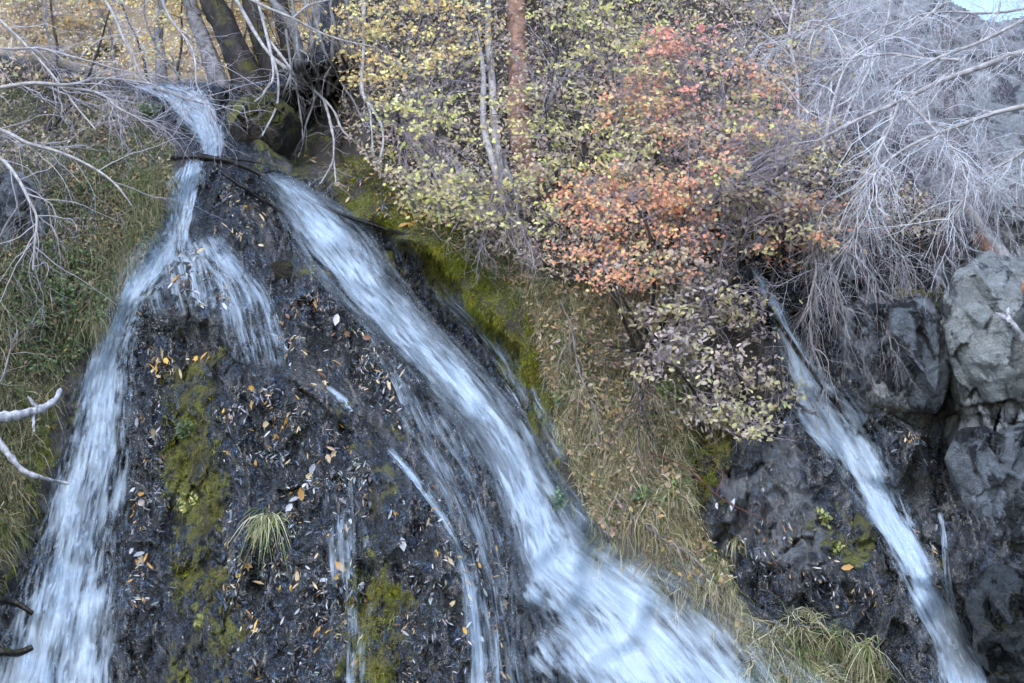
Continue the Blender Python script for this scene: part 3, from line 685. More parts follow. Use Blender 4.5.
trunk_thing([(300, 128, -.05), (296, 96, .0), (297, 50, .0), (290, 20, -.05), (270, -10, -.1), (262, -90, -.1)], 6, 4, B_GREY, 'curved pale grey stem above the dark hollow')
trunk_thing([(322, 106, -.1), (323, 60, -.1), (320, 20, -.1), (326, -30, -.1), (330, -90, -.1)], 7, 5, B_GREY, 'upright grey stem at the left edge of the yellow shrub')
trunk_thing([(340, 100, -.2), (342, 60, -.3), (352, 10, -.3), (356, -80, -.3)], 4, 3, B_DARK, 'thin dark stem behind the yellow leaves')
trunk_thing([(530, 215, -.35), (526, 182, .0), (521, 120, .1), (517, 60, .1), (515, 0, .1), (516, -90, .1)], 11, 10, B_RED, 'reddish brown straight trunk at the top centre')
trunk_thing([(506, 225, -.2), (502, 196, .1), (494, 130, .12), (491, 60, .1), (489, 0, .1), (492, -90, .1)], 4.2, 3.2, B_PALE, 'slender whitish trunk close to the left side of the reddish trunk')
trunk_thing([(498, 205, -.2), (494, 170, .2), (486, 120, .2), (481, 72, .2), (478, 30, .2)], 4, 2, B_PALE, 'short broken pale trunk left of the slender whitish trunk')
trunk_thing([(586, 160, .35), (576, 112, .35), (560, 52, .35), (534, 0, .35), (515, -60, .35)], 2.6, 1.8, B_DARK, 'thin black stem slanting through the yellow green leaves')
trunk_thing([(985, 240, .2), (968, 200, .25), (955, 160, .25), (948, 110, .25), (946, 40, .1), (950, -60, .1)], 8, 4, B_GREY, 'grey trunk rising behind the silvery twigs on the right')

def stick(name, segs, mat, label, cat, part='side_branch', tw=0, sides=10, group=None, tc=lin(150, 145, 145)):
    """segs: [(pts, r0px, r1px)], first is the main piece"""
    P0 = pth(segs[0][0], 26, .006)
    if len(segs) == 1 and not tw:
        Vv, q = barkmesh(P0, segs[0][1] * PX, segs[0][2] * PX, sides + 4, seed=2)
        return tag(mk(name, Vv, q, mat), label, cat, group)
    root = thing(name, P0[0], label, cat, group)
    Vv, q = stem_mesh(P0, segs[0][1] * PX, segs[0][2] * PX, sides, .04); mk('main_branch', Vv, q, mat, root)
    ps = [P0]; rs = [np.linspace(segs[0][1], segs[0][2], 26) * PX]
    for s in segs[1:]:
        P = pth(s[0], 26, .006); Vv, q = stem_mesh(P, s[1] * PX, s[2] * PX, sides, .04); mk(part, Vv, q, mat, root); ps.append(P); rs.append(np.linspace(s[1], s[2], 26) * PX)
    if tw:
        pp = np.array(ps); rr = np.array(rs)
        P, d, r = branch(pp, rr, tw, .15, 1, .8, .9); l1 = grow(P, d, rng.uniform(.08, .28, tw), 7, .22, .05); R1 = taper(np.minimum(r * .5, .0035), 7)
        P, d, r = branch(l1, R1, tw * 3, .2, 1, .8, .9); l2 = grow(P, d, rng.uniform(.04, .14, tw * 3), 5, .25, .05); R2 = taper(r * .7, 5)
        b = Bag(); b.add(*tubes(l1, R1, 4), tc); b.add(*tubes(l2, R2, 3), tc); b.build('twig_crown', M_TWIG, root)
    return root

stick('dead_branch', [([(-60, 420, .75), (-10, 418, .7), (20, 415, .68), (42, 409, .66), (56, 400, .64), (61, 388, .62)], 5.5, 2.2),
                      ([(40, 410, .66), (33, 403, .67), (27, 397, .68)], 2.2, 1.2), ([(33, 412, .66), (34, 422, .66), (34, 432, .66)], 1.8, .8),
                      ([(-30, 419, .7), (-8, 432, .72), (8, 455, .74), (24, 471, .75), (46, 478, .76), (70, 484, .77)], 3.6, 1.2)], B_WHITE, 'forked bleached white dead branch poking in over the left waterfall', 'branch', 'stub')
stick('stick', [([(-60, 596, .5), (-10, 600, .45), (15, 603, .42), (33, 614, .4)], 4, 2)], B_WET, 'black broken stick end above the lower left splash', 'stick')
stick('stick', [([(-60, 655, .5), (-10, 650, .45), (15, 653, .42), (33, 647, .4)], 4.5, 2.4)], B_WET, 'black broken stick at the very bottom left in the spray', 'stick')
stick('log', [([(196, 156, .1), (238, 165, .12), (282, 186, .12), (332, 210, .1), (396, 232, .04), (430, 237, -.02)], 2.6, 1.6)], B_WET, 'thin black wet log lying across the stream where the falls divide', 'log')
stick('log', [([(222, 172, .08), (250, 192, .1), (285, 214, .08), (312, 222, .03)], 1.7, 1.1)], B_WET, 'short black pole lying just below the thin wet log', 'log')
stick('stick', [([(170, 158, .1), (215, 157, .1), (262, 163, .1)], 1.5, 1.)], B_WET, 'thin black stick spanning the top of the small spout', 'stick')
stick('root', [([(342, 84, .1), (320, 102, .2), (300, 124, .16), (290, 140, .0), (282, 156, -.3)], 4.5, 3), ([(300, 60, .1), (306, 92, .2), (318, 122, .1), (330, 150, -.1)], 2.6, 1.4), ([(262, 92, .1), (284, 96, .2), (310, 92, .2), (336, 104, .0)], 3, 1.5), ([(312, 80, .1), (296, 104, .2), (276, 118, .2), (256, 124, .15)], 2.2, 1), ([(330, 96, .1), (340, 118, .2), (338, 146, .1), (346, 168, .02)], 2, 1)], B_DARK, 'tangle of dark roots over the hollow beside the mossy boulder', 'root', 'rootlet', tw=24, tc=lin(80, 74, 70))
stick('stick', [([(768, 306, .1), (798, 352, .16), (824, 390, .16), (843, 414, .1)], 1.7, 1.1)], B_WET, 'dark bare stick lying over the right waterfall', 'stick')
stick('log', [([(948, 180, .3), (968, 210, .32), (996, 246, .4), (1026, 284, .46), (1070, 330, .5)], 5, 6.5)], B_PALE, 'pale log leaning down across the largest boulder on the right', 'log')
stick('log', [([(975, 236, .34), (1004, 266, .42), (1032, 298, .48), (1060, 325, .5)], 5, 5)], B_RED, 'red brown log pressed against the pale leaning log', 'log')
stick('dead_branch', [([(1075, 385, .5), (1030, 350, .52), (1010, 322, .55), (985, 308, .5)], 4.2, 1.6), ([(1010, 324, .55), (1006, 300, .56), (1008, 286, .56)], 2, 1), ([(1022, 340, .54), (1034, 326, .56), (1050, 322, .58)], 2, 1),
                      ([(1000, 316, .53), (984, 326, .52)], 1.3, .6)], B_WHITE, 'bleached forked branch resting on the largest pale boulder', 'branch', 'stub', tw=8)
stick('dead_branch', [([(650, 452, .1), (690, 470, .2), (725, 500, .2), (768, 522, .15)], .8, .4), ([(716, 494, .25), (722, 474, .2), (712, 456, .2)], .5, .3)], m_bark('red_twig', lin(80, 45, 45), lin(120, 80, 75)), 'thin reddish twig trailing over the dark rock below the leafy shrub', 'branch', tw=10, tc=lin(110, 80, 76))
# long pale branches that hang over the hollow
stick('hanging_branch', [([(205, -60, .2), (262, 44, .4), (296, 76, .5), (330, 107, .5), (341, 128, .5), (350, 138, .5)], 2.4, .9), ([(324, 100, .5), (332, 128, .52), (334, 160, .53), (320, 184, .5)], 1.7, .8), ([(334, 160, .53), (336, 186, .52)], 1, .6),
                          ([(270, 52, .5), (279, 80, .5), (276, 108, .5), (262, 136, .5)], 1.6, .8)], B_PALE, 'long forked pale branch hanging over the dark hollow', 'branch', tw=26)
stick('hanging_branch', [([(238, -70, .1), (272, 60, .5), (264, 92, .55), (254, 102, .55)], 1.8, .7), ([(266, 36, .4), (292, 72, .57), (300, 104, .56), (303, 140, .5)], 1.6, .8)], B_PALE, 'pale branch drooping in front of the black trunk', 'branch', tw=18)
stick('hanging_branch', [([(362, -60, .4), (364, 30, .42), (362, 88, .44), (372, 108, .45), (382, 126, .45), (383, 146, .44), (378, 164, .4)], 2.2, .9), ([(363, 92, .44), (370, 112, .46), (373, 152, .44)], 1.4, .7)], B_PALE, 'pale branch hanging straight down through the yellow shrub', 'branch', tw=14)
stick('hanging_branch', [([(215, -20, .6), (256, 2, .6), (292, 18, .6), (330, 36, .55), (378, 48, .5)], 2, .8), ([(292, 18, .6), (312, 6, .6), (350, -6, .6)], 1.4, .7)], B_PALE, 'pale branch stretching sideways in front of the dark trunks', 'branch', tw=30)

def bare_shrub(stems, n1, n2, n3_, L1, L2, L3, label, col, mat, grav=.03, r1=.004, spread=.8, name='bare_shrub', fwd=.8, bias=None, leafy=None, cat='shrub', wander=.2, tip=None):
    ps = [pth(s[0], 26, .03) for s in stems]; rs = [np.linspace(s[1], s[2], 26) * PX for s in stems]
    root = thing(name, ps[0][0], label, cat)
    for P, R in zip(ps, rs):
        Vv, q = tubes(P[None], R[None], 7); mk('stem', Vv, q, mat, root)
    pp = np.array(ps); rr = np.array(rs)
    P, d, r = branch(pp, rr, n1, .1, 1, spread, fwd)
    if bias is not None: d = nrm(d + np.array(bias))
    l1 = grow(P, d, rng.uniform(*L1, n1), 9, wander, grav); R1 = taper(np.clip(r * .5, .0014, r1 * .8), 9)
    P, d, r = branch(l1, R1, n2, .15, 1, spread, fwd); l2 = grow(P, d, rng.uniform(*L2, n2), 7, wander * 1.1, grav); R2 = taper(np.clip(r * .6, .0011, .0024), 7)
    P, d, r = branch(l2, R2, n3_, .15, 1, spread, fwd); l3 = grow(P, d, rng.uniform(*L3, n3_), 5, wander * 1.2, grav); R3 = taper(np.clip(r * .7, .0009, .0016), 5)
    b = Bag()
    for l, R, sd in ((l1, R1, 5), (l2, R2, 3), (l3, R3, 3)):
        v, q = tubes(l, R, sd); c = np.repeat(col * (1 + .22 * rng.standard_normal((len(l), 1))).clip(.4, 1.6), l.shape[1] * sd, 0)
        if tip is not None and l is l3: c = np.where(np.repeat(rng.random((len(l), 1)) < .4, l.shape[1] * sd, 0), tip, c)
        b.add(v, q, c)
    b.build('twig_crown', M_TWIG, root)
    if leafy is not None:
        pal, n, sz = leafy; k = rng.integers(0, len(l3), n)
        b = Bag(); b.add(*leaves(l3[k, rng.integers(2, 5, n)] + .01 * rng.standard_normal((n, 3)), sz, pal)); b.build('foliage', M_LEAF, root)
    return root

PT = lin(172, 168, 178)
bare_shrub([([(-80, 96, 1.0), (0, 90, .9), (60, 88, .85), (100, 80, .8), (152, 84, .8)], 2.6, 1), ([(-80, 110, 1.0), (0, 130, .85), (34, 143, .8), (76, 156, .75), (108, 176, .7), (132, 206, .6)], 2.4, .8),
            ([(-60, 140, .9), (0, 158, .8), (22, 184, .78), (38, 214, .7), (33, 270, .6)], 2.2, .9), ([(60, 88, .85), (96, 92, .8), (116, 106, .78), (146, 120, .7), (166, 116, .65)], 1.6, .7),
            ([(-60, -30, 1.0), (20, 40, .9), (70, 90, .8), (96, 130, .7)], 1.8, .7), ([(70, -60, .9), (110, 10, .85), (130, 50, .8), (150, 84, .75), (205, 104, .7)], 1.8, .8),
            ([(150, -60, .9), (165, 10, .85), (192, 50, .8), (200, 84, .75), (210, 112, .7)], 1.5, .7), ([(-60, 40, 1), (10, 52, .9), (60, 50, .85), (120, 66, .8), (170, 78, .8)], 1.8, .7)],
           180, 560, 1100, (.25, .75), (.12, .4), (.06, .2), 'pale bare shrub reaching in over the left bank from the left edge', PT, B_PALE, grav=.06, bias=(.4, 0, -.1))
bare_shrub([([(-40, 470, .5), (-20, 400, .5), (0, 380, .5), (18, 330, .45)], 1.5, .7), ([(-40, 300, .5), (5, 230, .5), (30, 195, .5)], 1.5, .7), ([(40, -60, .6), (45, 20, .6), (60, 80, .55)], 1.6, .8)],
           40, 120, 240, (.2, .5), (.1, .3), (.05, .15), 'wispy grey shrub low on the left bank above the bleached branch', lin(130, 124, 116), B_GREY, grav=.05)
bare_shrub([([(1120, 20, 1.3), (1040, 50, 1.2), (985, 64, 1.1), (925, 86, 1.0), (870, 112, .9), (815, 142, .8)], 4.5, 1.2), ([(1120, 90, 1.2), (1024, 108, 1.1), (960, 124, 1.0), (900, 150, .9), (860, 190, .8)], 3, 1),
            ([(818, 170, .7), (836, 100, .8), (862, 52, .9), (920, 18, 1.), (960, -10, 1.)], 1.8, .8), ([(1100, -20, 1.2), (1000, 30, 1.1), (930, 60, 1), (880, 100, .9)], 2.4, 1),
            ([(905, 98, .95), (935, 130, .9), (960, 170, .8), (1005, 190, .6)], 2, .9), ([(900, 100, .95), (880, 150, .85), (868, 200, .7), (850, 250, .6)], 1.6, .8), ([(780, 210, .5), (800, 110, .6), (790, 30, .7), (800, -50, .7)], 2.2, 1.2),
            ([(1100, 140, 1.0), (1030, 150, .9), (990, 170, .8), (950, 220, .7)], 2, .9), ([(880, -60, .9), (890, 0, .9), (870, 60, .85), (840, 130, .8)], 1.6, .8), ([(1000, -60, .9), (900, -10, .9), (820, 20, .8), (760, 60, .7)], 1.8, .8), ([(960, 60, 1), (900, 60, .9), (840, 70, .8), (790, 130, .7)], 1.6, .7), ([(1100, -10, 1), (1020, 4, 1), (950, 6, .95), (880, 30, .9), (830, 70, .8)], 1.8, .7), ([(1100, -60, 1), (1000, -40, 1), (920, -20, .95), (850, 0, .9), (800, 40, .8)], 1.8, .7), ([(1060, -80, 1), (1010, -20, 1), (990, 30, .95), (940, 80, .9)], 1.6, .7)],
           480, 3000, 10500, (.25, .75), (.15, .42), (.06, .2), 'big silvery grey bare shrub arching in from the top right corner', lin(212, 215, 222), B_PALE, grav=.09, bias=(-.25, 0, -.3), tip=lin(150, 112, 128))
bare_shrub([([(760, 190, .5), (800, 205, .6), (822, 238, .65), (836, 290, .6), (850, 340, .5)], 2.2, .8), ([(800, 205, .6), (816, 270, .62), (812, 330, .55), (826, 392, .4)], 1.8, .7), ([(822, 238, .65), (860, 262, .6), (880, 300, .5), (892, 350, .35)], 1.6, .6),
            ([(870, 200, .6), (880, 240, .6), (905, 270, .55), (912, 300, .45)], 1.8, .8)],
           90, 330, 800, (.2, .55), (.1, .35), (.05, .2), 'grey hanging spray of bare twigs beside the top of the right waterfall', lin(150, 144, 146), B_GREY, grav=.28, spread=.6)
bare_shrub([([(318, 96, .2), (300, 60, .35), (288, 10, .4), (296, -60, .4)], 3, 1.4), ([(322, 98, .2), (312, 50, .35), (306, 0, .4), (300, -60, .4)], 3, 1.4), ([(328, 96, .2), (334, 50, .3), (330, 0, .35), (340, -60, .4)], 2.6, 1.4), ([(332, 92, .2), (350, 50, .3), (346, 0, .35), (352, -60, .4)], 2.4, 1.2),
            ([(296, 20, .45), (300, 60, .55), (312, 96, .55), (308, 130, .5), (298, 158, .4)], 1.8, .8), ([(310, 0, .45), (330, 60, .55), (352, 100, .55), (366, 130, .5)], 1.8, .8), ([(286, 30, .45), (290, 70, .55), (284, 100, .52), (290, 128, .45)], 1.6, .8)],
           50, 130, 220, (.15, .4), (.1, .3), (.05, .16), 'clump of pale grey stems with drooping branch tips over the dark hollow', lin(170, 166, 166), B_GREY, grav=.12)
bare_shrub([([(505, 170, .25), (500, 190, .35), (490, 215, .35), (478, 245, .3)], 2, .8), ([(505, 160, .25), (512, 190, .4), (520, 220, .4), (530, 250, .35)], 2, .8), ([(502, 150, .25), (503, 190, .4), (506, 230, .4)], 2, .8)],
           80, 260, 600, (.1, .35), (.08, .25), (.04, .14), 'bushy grey skirt of dead twigs around the foot of the whitish trunks', lin(158, 150, 152), B_GREY, grav=.1, bias=(0, 0, -.4))
bare_shrub([([(560, 300, .05), (580, 350, .1), (590, 400, .1), (600, 450, .08)], 1, .5), ([(620, 330, .05), (640, 380, .1), (640, 440, .1), (650, 500, .08)], 1, .5), ([(600, 480, .05), (640, 520, .1), (690, 560, .1), (730, 610, .08)], 1, .5)],
           120, 300, 500, (.1, .35), (.08, .22), (.04, .12), 'dead grey stems matted through the straw grass bank', lin(150, 140, 128), B_GREY, grav=.25, name='dead_shrub', cat='dead shrub')
bare_shrub([([(652, 356, .15), (640, 335, .3), (624, 300, .4), (610, 270, .4)], 1.8, .8), ([(652, 356, .15), (630, 348, .3), (604, 346, .35)], 1.3, .7), ([(652, 356, .15), (675, 325, .35), (700, 292, .4), (720, 250, .4)], 1.6, .6), ([(650, 358, .15), (664, 320, .35), (668, 280, .4)], 1.3, .6),
            ([(655, 360, .15), (650, 385, .3), (636, 412, .3)], 1.2, .6)],
           60, 180, 400, (.15, .5), (.1, .3), (.05, .16), 'dark fine stemmed shrub under the orange leaves in the middle of the bank', lin(92, 84, 84), B_DARK, grav=.0)
bare_shrub([([(700, 330, .2), (740, 262, .5), (760, 200, .6), (800, 150, .6)], 2.6, 1.4), ([(660, 260, .3), (690, 215, .6), (750, 170, .7), (790, 120, .6)], 2.6, 1.4), ([(720, 240, .4), (716, 160, .55), (730, 80, .5), (770, 10, .4)], 2.2, 1.2), ([(610, 210, .3), (620, 120, .45), (606, 40, .4), (600, -50, .3)], 2.2, 1.2),
            ([(680, 210, .3), (676, 120, .45), (690, 40, .4), (680, -50, .3)], 2.2, 1.2), ([(560, 190, .3), (545, 120, .45), (556, 40, .4), (550, -50, .3)], 2, 1.2), ([(430, 190, .2), (436, 120, .35), (470, 50, .3), (500, -50, .3)], 2, 1.2), ([(410, 180, .2), (400, 100, .35), (420, 30, .3), (430, -50, .3)], 2, 1.2)],
           360, 2000, 4600, (.25, .7), (.12, .4), (.06, .2), 'tangle of grey and purplish stems filling the slope behind the coloured leaves', lin(164, 156, 168), B_DARK, grav=.02, name='thicket', cat='thicket')

# ------------------------------------------------------------------ leafy shrubs
def leafy_shrub(stems, crowns, label, mat=B_DARK, tc=lin(150, 140, 146), name='shrub', drng=(.25, .85), lc=(6, 13), tmpl=TL, cs=.058):
    ps = [pth(s[0], 26, .03) for s in stems]; rs = [np.linspace(s[1], s[2], 26) * PX for s in stems]
    root = thing(name, ps[0][0], label, 'shrub')
    for P, R in zip(ps, rs):
        Vv, q = tubes(P[None], R[None], 7); mk('stem', Vv, q, mat, root)
    SP = np.vstack([p[4:] for p in ps]); b = Bag(); bt = Bag()
    for poly, n, pal, size in crowns:
        n = int(n * .78)
        x, y = scatter(poly, n, .06, 20, random.randint(0, 7)); n = len(x); x = x + 12 * rng.standard_normal(n); y = y + 7 * rng.standard_normal(n)
        C = onS(x, y, drng[0] + (drng[1] - drng[0]) * np.clip(.5 + .9 * fbm(x / 30, y / 16, 2, 6) + .18 * rng.standard_normal(n), 0, 1.1))
        dist = np.linalg.norm(C[:, None] - SP[None], axis=2) + .12 * rng.random((n, len(SP))); k = dist.argmin(1); A = SP[k]
        t = np.linspace(0, 1, 8)[None, :, None]; mid = (A + C) / 2 + np.array([0, 0, .08]) + .06 * rng.standard_normal((n, 3))
        path = (1 - t) ** 2 * A[:, None] + 2 * t * (1 - t) * mid[:, None] + t ** 2 * C[:, None] + .012 * rng.standard_normal((n, 8, 3)) * np.sin(t * PI)
        bt.add(*tubes(path, taper(rng.uniform(.0018, .0035, n), 8, .4), 3), tc)
        C2 = np.repeat(C, 2, 0); C2 = C2 + .05 * rng.standard_normal(C2.shape); tw = grow(C2, nrm(np.repeat(path[:, 7] - path[:, 4], 2, 0)) + .9 * rng.standard_normal((2 * n, 3)), rng.uniform(.08, .34, 2 * n), 6, .2); bt.add(*tubes(tw, taper(rng.uniform(.0010, .0022, 2 * n), 6), 3), tc * 1.25)
        m = rng.integers(lc[0] + 4, lc[1] + 6, n); ci = np.repeat(np.arange(n), m)
        off = cs * rng.standard_normal((len(ci), 3)) * np.array([1.1, .8, .38])
        LP = C[ci] + off
        pal = np.asarray(pal); cc = pal[(np.clip(vnoise(x / 26, y / 16, 3) * 1.6 - .3, 0, .999) * len(pal)).astype(int)][ci]
        v, f, c = leaves(LP, size * .9, pal, tmpl, bias=(0, -.95, .5), rand=.7)
        k = len(v) // len(LP); mixm = np.repeat(rng.random(len(LP)) < .65, k)[:, None]
        c = np.where(mixm, np.repeat(cc * (1 + .2 * rng.standard_normal((len(LP), 1))).clip(.4, 1.6), k, 0), c)
        b.add(v, f, c.clip(.004, .9))
        # leaf stalks back to the cluster twig
        s = np.stack([path[ci, 5 + rng.integers(0, 3, len(ci))], (path[ci, 6] + LP) / 2 + .006 * rng.standard_normal((len(ci), 3)), LP], 1)
        s = s[::3]; bt.add(*tubes(s, np.full((len(s), 3), .0009), 3), tc * .8)
    bt.build('twig_crown', M_TWIG, root); b.build('foliage', M_LEAF, root)
    return root
YEL = 1.45 * leafcol((208, 170, 84), (190, 150, 74), (214, 188, 110), (178, 156, 84), (160, 140, 80))
YGR = 1.2 * leafcol((168, 164, 88), (150, 148, 80), (186, 172, 110), (196, 196, 96), (140, 128, 92), (170, 150, 130))
MIX = 1.1 * leafcol((172, 160, 108), (160, 142, 108), (150, 132, 116), (176, 150, 120), (140, 132, 92), (168, 152, 148), (190, 176, 110))
ORA = 1.1 * leafcol((228, 150, 104), (220, 138, 100), (230, 166, 110), (206, 130, 98), (216, 172, 104), (226, 152, 108), k=.16)
PINK = 1.1 * leafcol((218, 140, 112), (222, 156, 110), (206, 160, 104), (214, 130, 112), (206, 148, 98), k=.2)
PALE = 1.05 * leafcol((178, 168, 116), (160, 148, 104), (176, 162, 158), (150, 136, 134), (188, 178, 120), (140, 128, 88), (166, 150, 140))
leafy_shrub([([(395, 150, .1), (385, 90, .3), (372, 40, .4), (360, -20, .4)], 2, 1), ([(398, 150, .1), (420, 90, .3), (440, 40, .4), (460, -20, .4)], 2, 1), ([(395, 150, .1), (355, 80, .35), (338, 40, .4), (335, -10, .4)], 1.8, 1)],
            [([(322, 26), (345, -30), (470, -30), (478, 50), (430, 70), (375, 92), (335, 92), (318, 50)], 190, YEL, .042), ([(375, 70), (480, 40), (520, 120), (500, 220), (430, 240), (395, 180), (380, 120)], 130, YGR, .042)], 'yellow leaved shrub hanging over the hollow at top left of centre', tmpl=TL)
leafy_shrub([([(575, 210, .1), (560, 120, .35), (545, 40, .4), (540, -40, .4)], 2.2, 1.2), ([(580, 210, .1), (606, 120, .35), (620, 40, .4), (640, -40, .4)], 2.2, 1.2), ([(578, 210, .1), (640, 150, .35), (680, 90, .4)], 2, 1)],
            [([(525, -40), (680, -40), (690, 60), (650, 140), (640, 210), (560, 230), (525, 200)], 300, YGR, .046), ([(530, 90), (640, 90), (640, 200), (530, 200)], 80, MIX, .05)], 'olive and yellow green shrub right of the reddish trunk', tmpl=TO)
leafy_shrub([([(640, 360, .15), (652, 290, .5), (650, 240, .7), (630, 200, .8)], 2, 1.2), ([(642, 360, .15), (680, 280, .55), (700, 180, .7), (700, 90, .7)], 2.2, 1), ([(641, 360, .15), (614, 290, .55), (590, 230, .7), (585, 190, .7)], 1.8, .9), ([(700, 180, .7), (740, 110, .7), (760, 50, .6)], 1.6, .9)],
            [([(570, 190), (620, 170), (690, 190), (712, 240), (690, 282), (630, 292), (590, 262)], 220, ORA, .036), ([(640, 50), (690, 20), (770, 50), (790, 120), (740, 170), (700, 190), (650, 150), (620, 100)], 140, PINK, .036), ([(630, 30), (800, 30), (800, 190), (640, 190)], 70, YGR, .04), ([(630, 40), (790, 40), (790, 200), (640, 200)], 90, MIX, .044), ([(580, 200), (700, 200), (700, 285), (600, 285)], 30, MIX, .044),
             ([(610, 85), (655, 90), (650, 130), (612, 125)], 30, ORA, .044), ([(655, 30), (690, 30), (690, 60), (660, 60)], 22, leafcol((226, 124, 112), (222, 140, 110), k=.3), .05)], 'orange and pink leaved shrub with a drooping spray over the grassy bank', drng=(.5, 1.05))
leafy_shrub([([(752, 420, .1), (735, 370, .4), (712, 320, .5), (700, 280, .5)], 2, 1), ([(752, 420, .1), (760, 350, .4), (770, 290, .5), (790, 220, .5)], 2, 1), ([(752, 420, .1), (700, 390, .4), (660, 360, .45)], 1.6, .8), ([(752, 425, .1), (780, 400, .35), (775, 330, .4)], 1.4, .8)],
            [([(640, 300), (700, 262), (745, 300), (770, 350), (768, 425), (735, 440), (690, 410), (645, 370)], 190, PALE, .044), ([(720, 380), (790, 380), (775, 445), (715, 430)], 46, leafcol((188, 182, 118), (176, 168, 110), (168, 156, 130)), .048)], 'shrub of pale yellow and mauve oval leaves left of the right waterfall', tmpl=TO, drng=(.2, .6))
leafy_shrub([([(770, 250, .1), (780, 180, .4), (770, 100, .5), (780, 20, .5)], 2, 1), ([(770, 250, .1), (820, 200, .4), (850, 150, .5)], 1.8, 1)],
            [([(690, 130), (800, 100), (850, 180), (870, 240), (820, 260), (740, 262), (690, 220)], 190, MIX, .044), ([(740, -30), (850, -30), (830, 60), (760, 90), (740, 60)], 90, MIX, .042), ([(760, 190), (830, 200), (840, 240), (770, 260)], 40, ORA, .042)], 'dull brown and yellow shrub mixed into the silvery twigs', tmpl=TO, drng=(.2, .8))
leafy_shrub([([(150, 90, -1.2), (140, 50, -1.2), (120, 0, -1.2)], 2, 1), ([(232, 90, -1.4), (238, 50, -1.4), (250, -10, -1.4)], 2, 1), ([(180, 90, -1.2), (178, 50, -1.2), (184, -10, -1.2)], 2, 1)],
            [([(60, -40), (320, -40), (320, 20), (250, 60), (160, 62), (80, 60)], 90, GOLD, .045)], 'loose yellow shrub between and behind the trunks above the stream', drng=(-1.6, -.9))
bare_shrub([([(120, 90, -.6), (110, 40, -.6), (80, -40, -.6)], 2, 1), ([(190, 90, -.7), (150, 30, -.7), (140, -60, -.7)], 1.6, .8), ([(240, 90, -.8), (228, 40, -.8), (236, -60, -.8)], 1.6, .8), ([(310, 90, -.5), (306, 40, -.5), (320, -60, -.5)], 1.6, .8), ([(290, 90, -.5), (276, 30, -.5), (280, -60, -.5)], 1.6, .8)],
           70, 200, 420, (.2, .6), (.1, .35), (.05, .18), 'grey thicket of bare twigs among the trunks above the stream', lin(176, 170, 170), B_GREY, grav=.0)
leafy_shrub([([(50, 130, .2), (60, 70, .4), (50, 10, .5), (40, -60, .5)], 2, 1), ([(52, 130, .2), (90, 70, .4), (110, 10, .5)], 1.8, 1)],
            [([(-20, -40), (120, -40), (110, 20), (82, 56), (40, 66), (10, 40)], 120, leafcol((196, 158, 66), (180, 146, 74), (150, 130, 90), (170, 140, 84)), .042)], 'yellow leaved shrub in the top left corner behind pale twigs', drng=(-.2, .5))

# ------------------------------------------------------------------ ground cover, grass, undergrowth
def cover(name, polys, fn, label, cat, kind='stuff', mat=None):
    b = Bag()
    for p in polys: fn(b, *p)
    o = b.build(name, mat or M_GRASS, smooth=True); return tag(o, label, cat, kind=kind)
def grass_fn(b, poly, n, L, w, droop, pal, dirb=(0, -.5, .5), cut=-.25, wig=.12):
    x, y = scatter(poly, n, cut, 22, random.randint(0, 7)); n = len(x)
    P = on(x, y, -.005); d = nrm(nrm_at(x, y) * .6 + np.array(dirb) + .75 * rng.standard_normal((n, 3)))
    cl = vnoise(x / 7, y / 9, 2); d = nrm(d + 1.1 * np.stack([vnoise(x / 11, y / 13, k) - .5 for k in (1, 3, 5)], 1)); L = L * (.35 + 1.25 * cl)
    b.add(*blades(P, d, rng.uniform(.5, 1.15, n) * L, rng.uniform(w * .6, w * 1.3, n), rng.uniform(droop * .5, droop * 1.4, n), pal, wig=wig, coh=(x, y)))
def small_fn(b, poly, n, size, pal, tm=TO, cut=-.1, lift=.05):
    x, y = scatter(poly, n, cut, 18, random.randint(0, 7)); n = len(x)
    b.add(*leaves(on(x, y, rng.uniform(-.01, lift, n)), size, pal, tm, bias=(0, -.8, .4)))
STRAW = leafcol((178, 170, 130), (152, 146, 108), (196, 188, 160), (122, 122, 80), (164, 150, 126), (112, 110, 70), (146, 132, 112), (140, 142, 92), (128, 112, 88), k=.12)
OLIVE = leafcol((108, 116, 74), (90, 102, 60), (134, 132, 100), (76, 90, 54), (146, 140, 112), (106, 100, 72), (122, 126, 96), k=.1)
GREEN = leafcol((92, 116, 62), (76, 102, 58), (110, 126, 76), (88, 104, 84))
LB_IN = [(-100, 90), (60, 84), (125, 92), (140, 118), (156, 150), (160, 190), (140, 232), (112, 264), (94, 308), (70, 360), (44, 430), (20, 505), (-4, 575), (-20, 640), (-100, 700)]
CB_IN = [(520, 262), (540, 280), (600, 290), (690, 300), (700, 400), (680, 440), (690, 510), (730, 570), (745, 630), (700, 590), (640, 552), (600, 530), (575, 480), (560, 430), (548, 380), (536, 330), (520, 290)]
cover('grass', [(LB_IN, 19000, .14, .0045, .7, OLIVE, (.1, -.5, .1)), (LB_IN, 3200, .12, .005, .5, GREEN, (0, -.5, .4)), (LB_IN, 5000, .16, .0045, .9, STRAW * .8, (.1, -.5, .0)), ([(128, 86), (150, 104), (166, 130), (176, 160), (172, 200), (152, 240), (128, 272), (110, 300), (100, 280), (140, 200), (130, 130)], 3800, .07, .0045, .9, np.vstack([OLIVE, STRAW]), (0, -.5, .0), -.4), ([(140, 140), (166, 180), (154, 210), (112, 285), (92, 330), (80, 330), (110, 250)], 2600, .15, .0045, 1.1, OLIVE, (.05, -.4, -.1))], grass_fn,
      'olive and brown grass covering the steep left bank', 'grass')
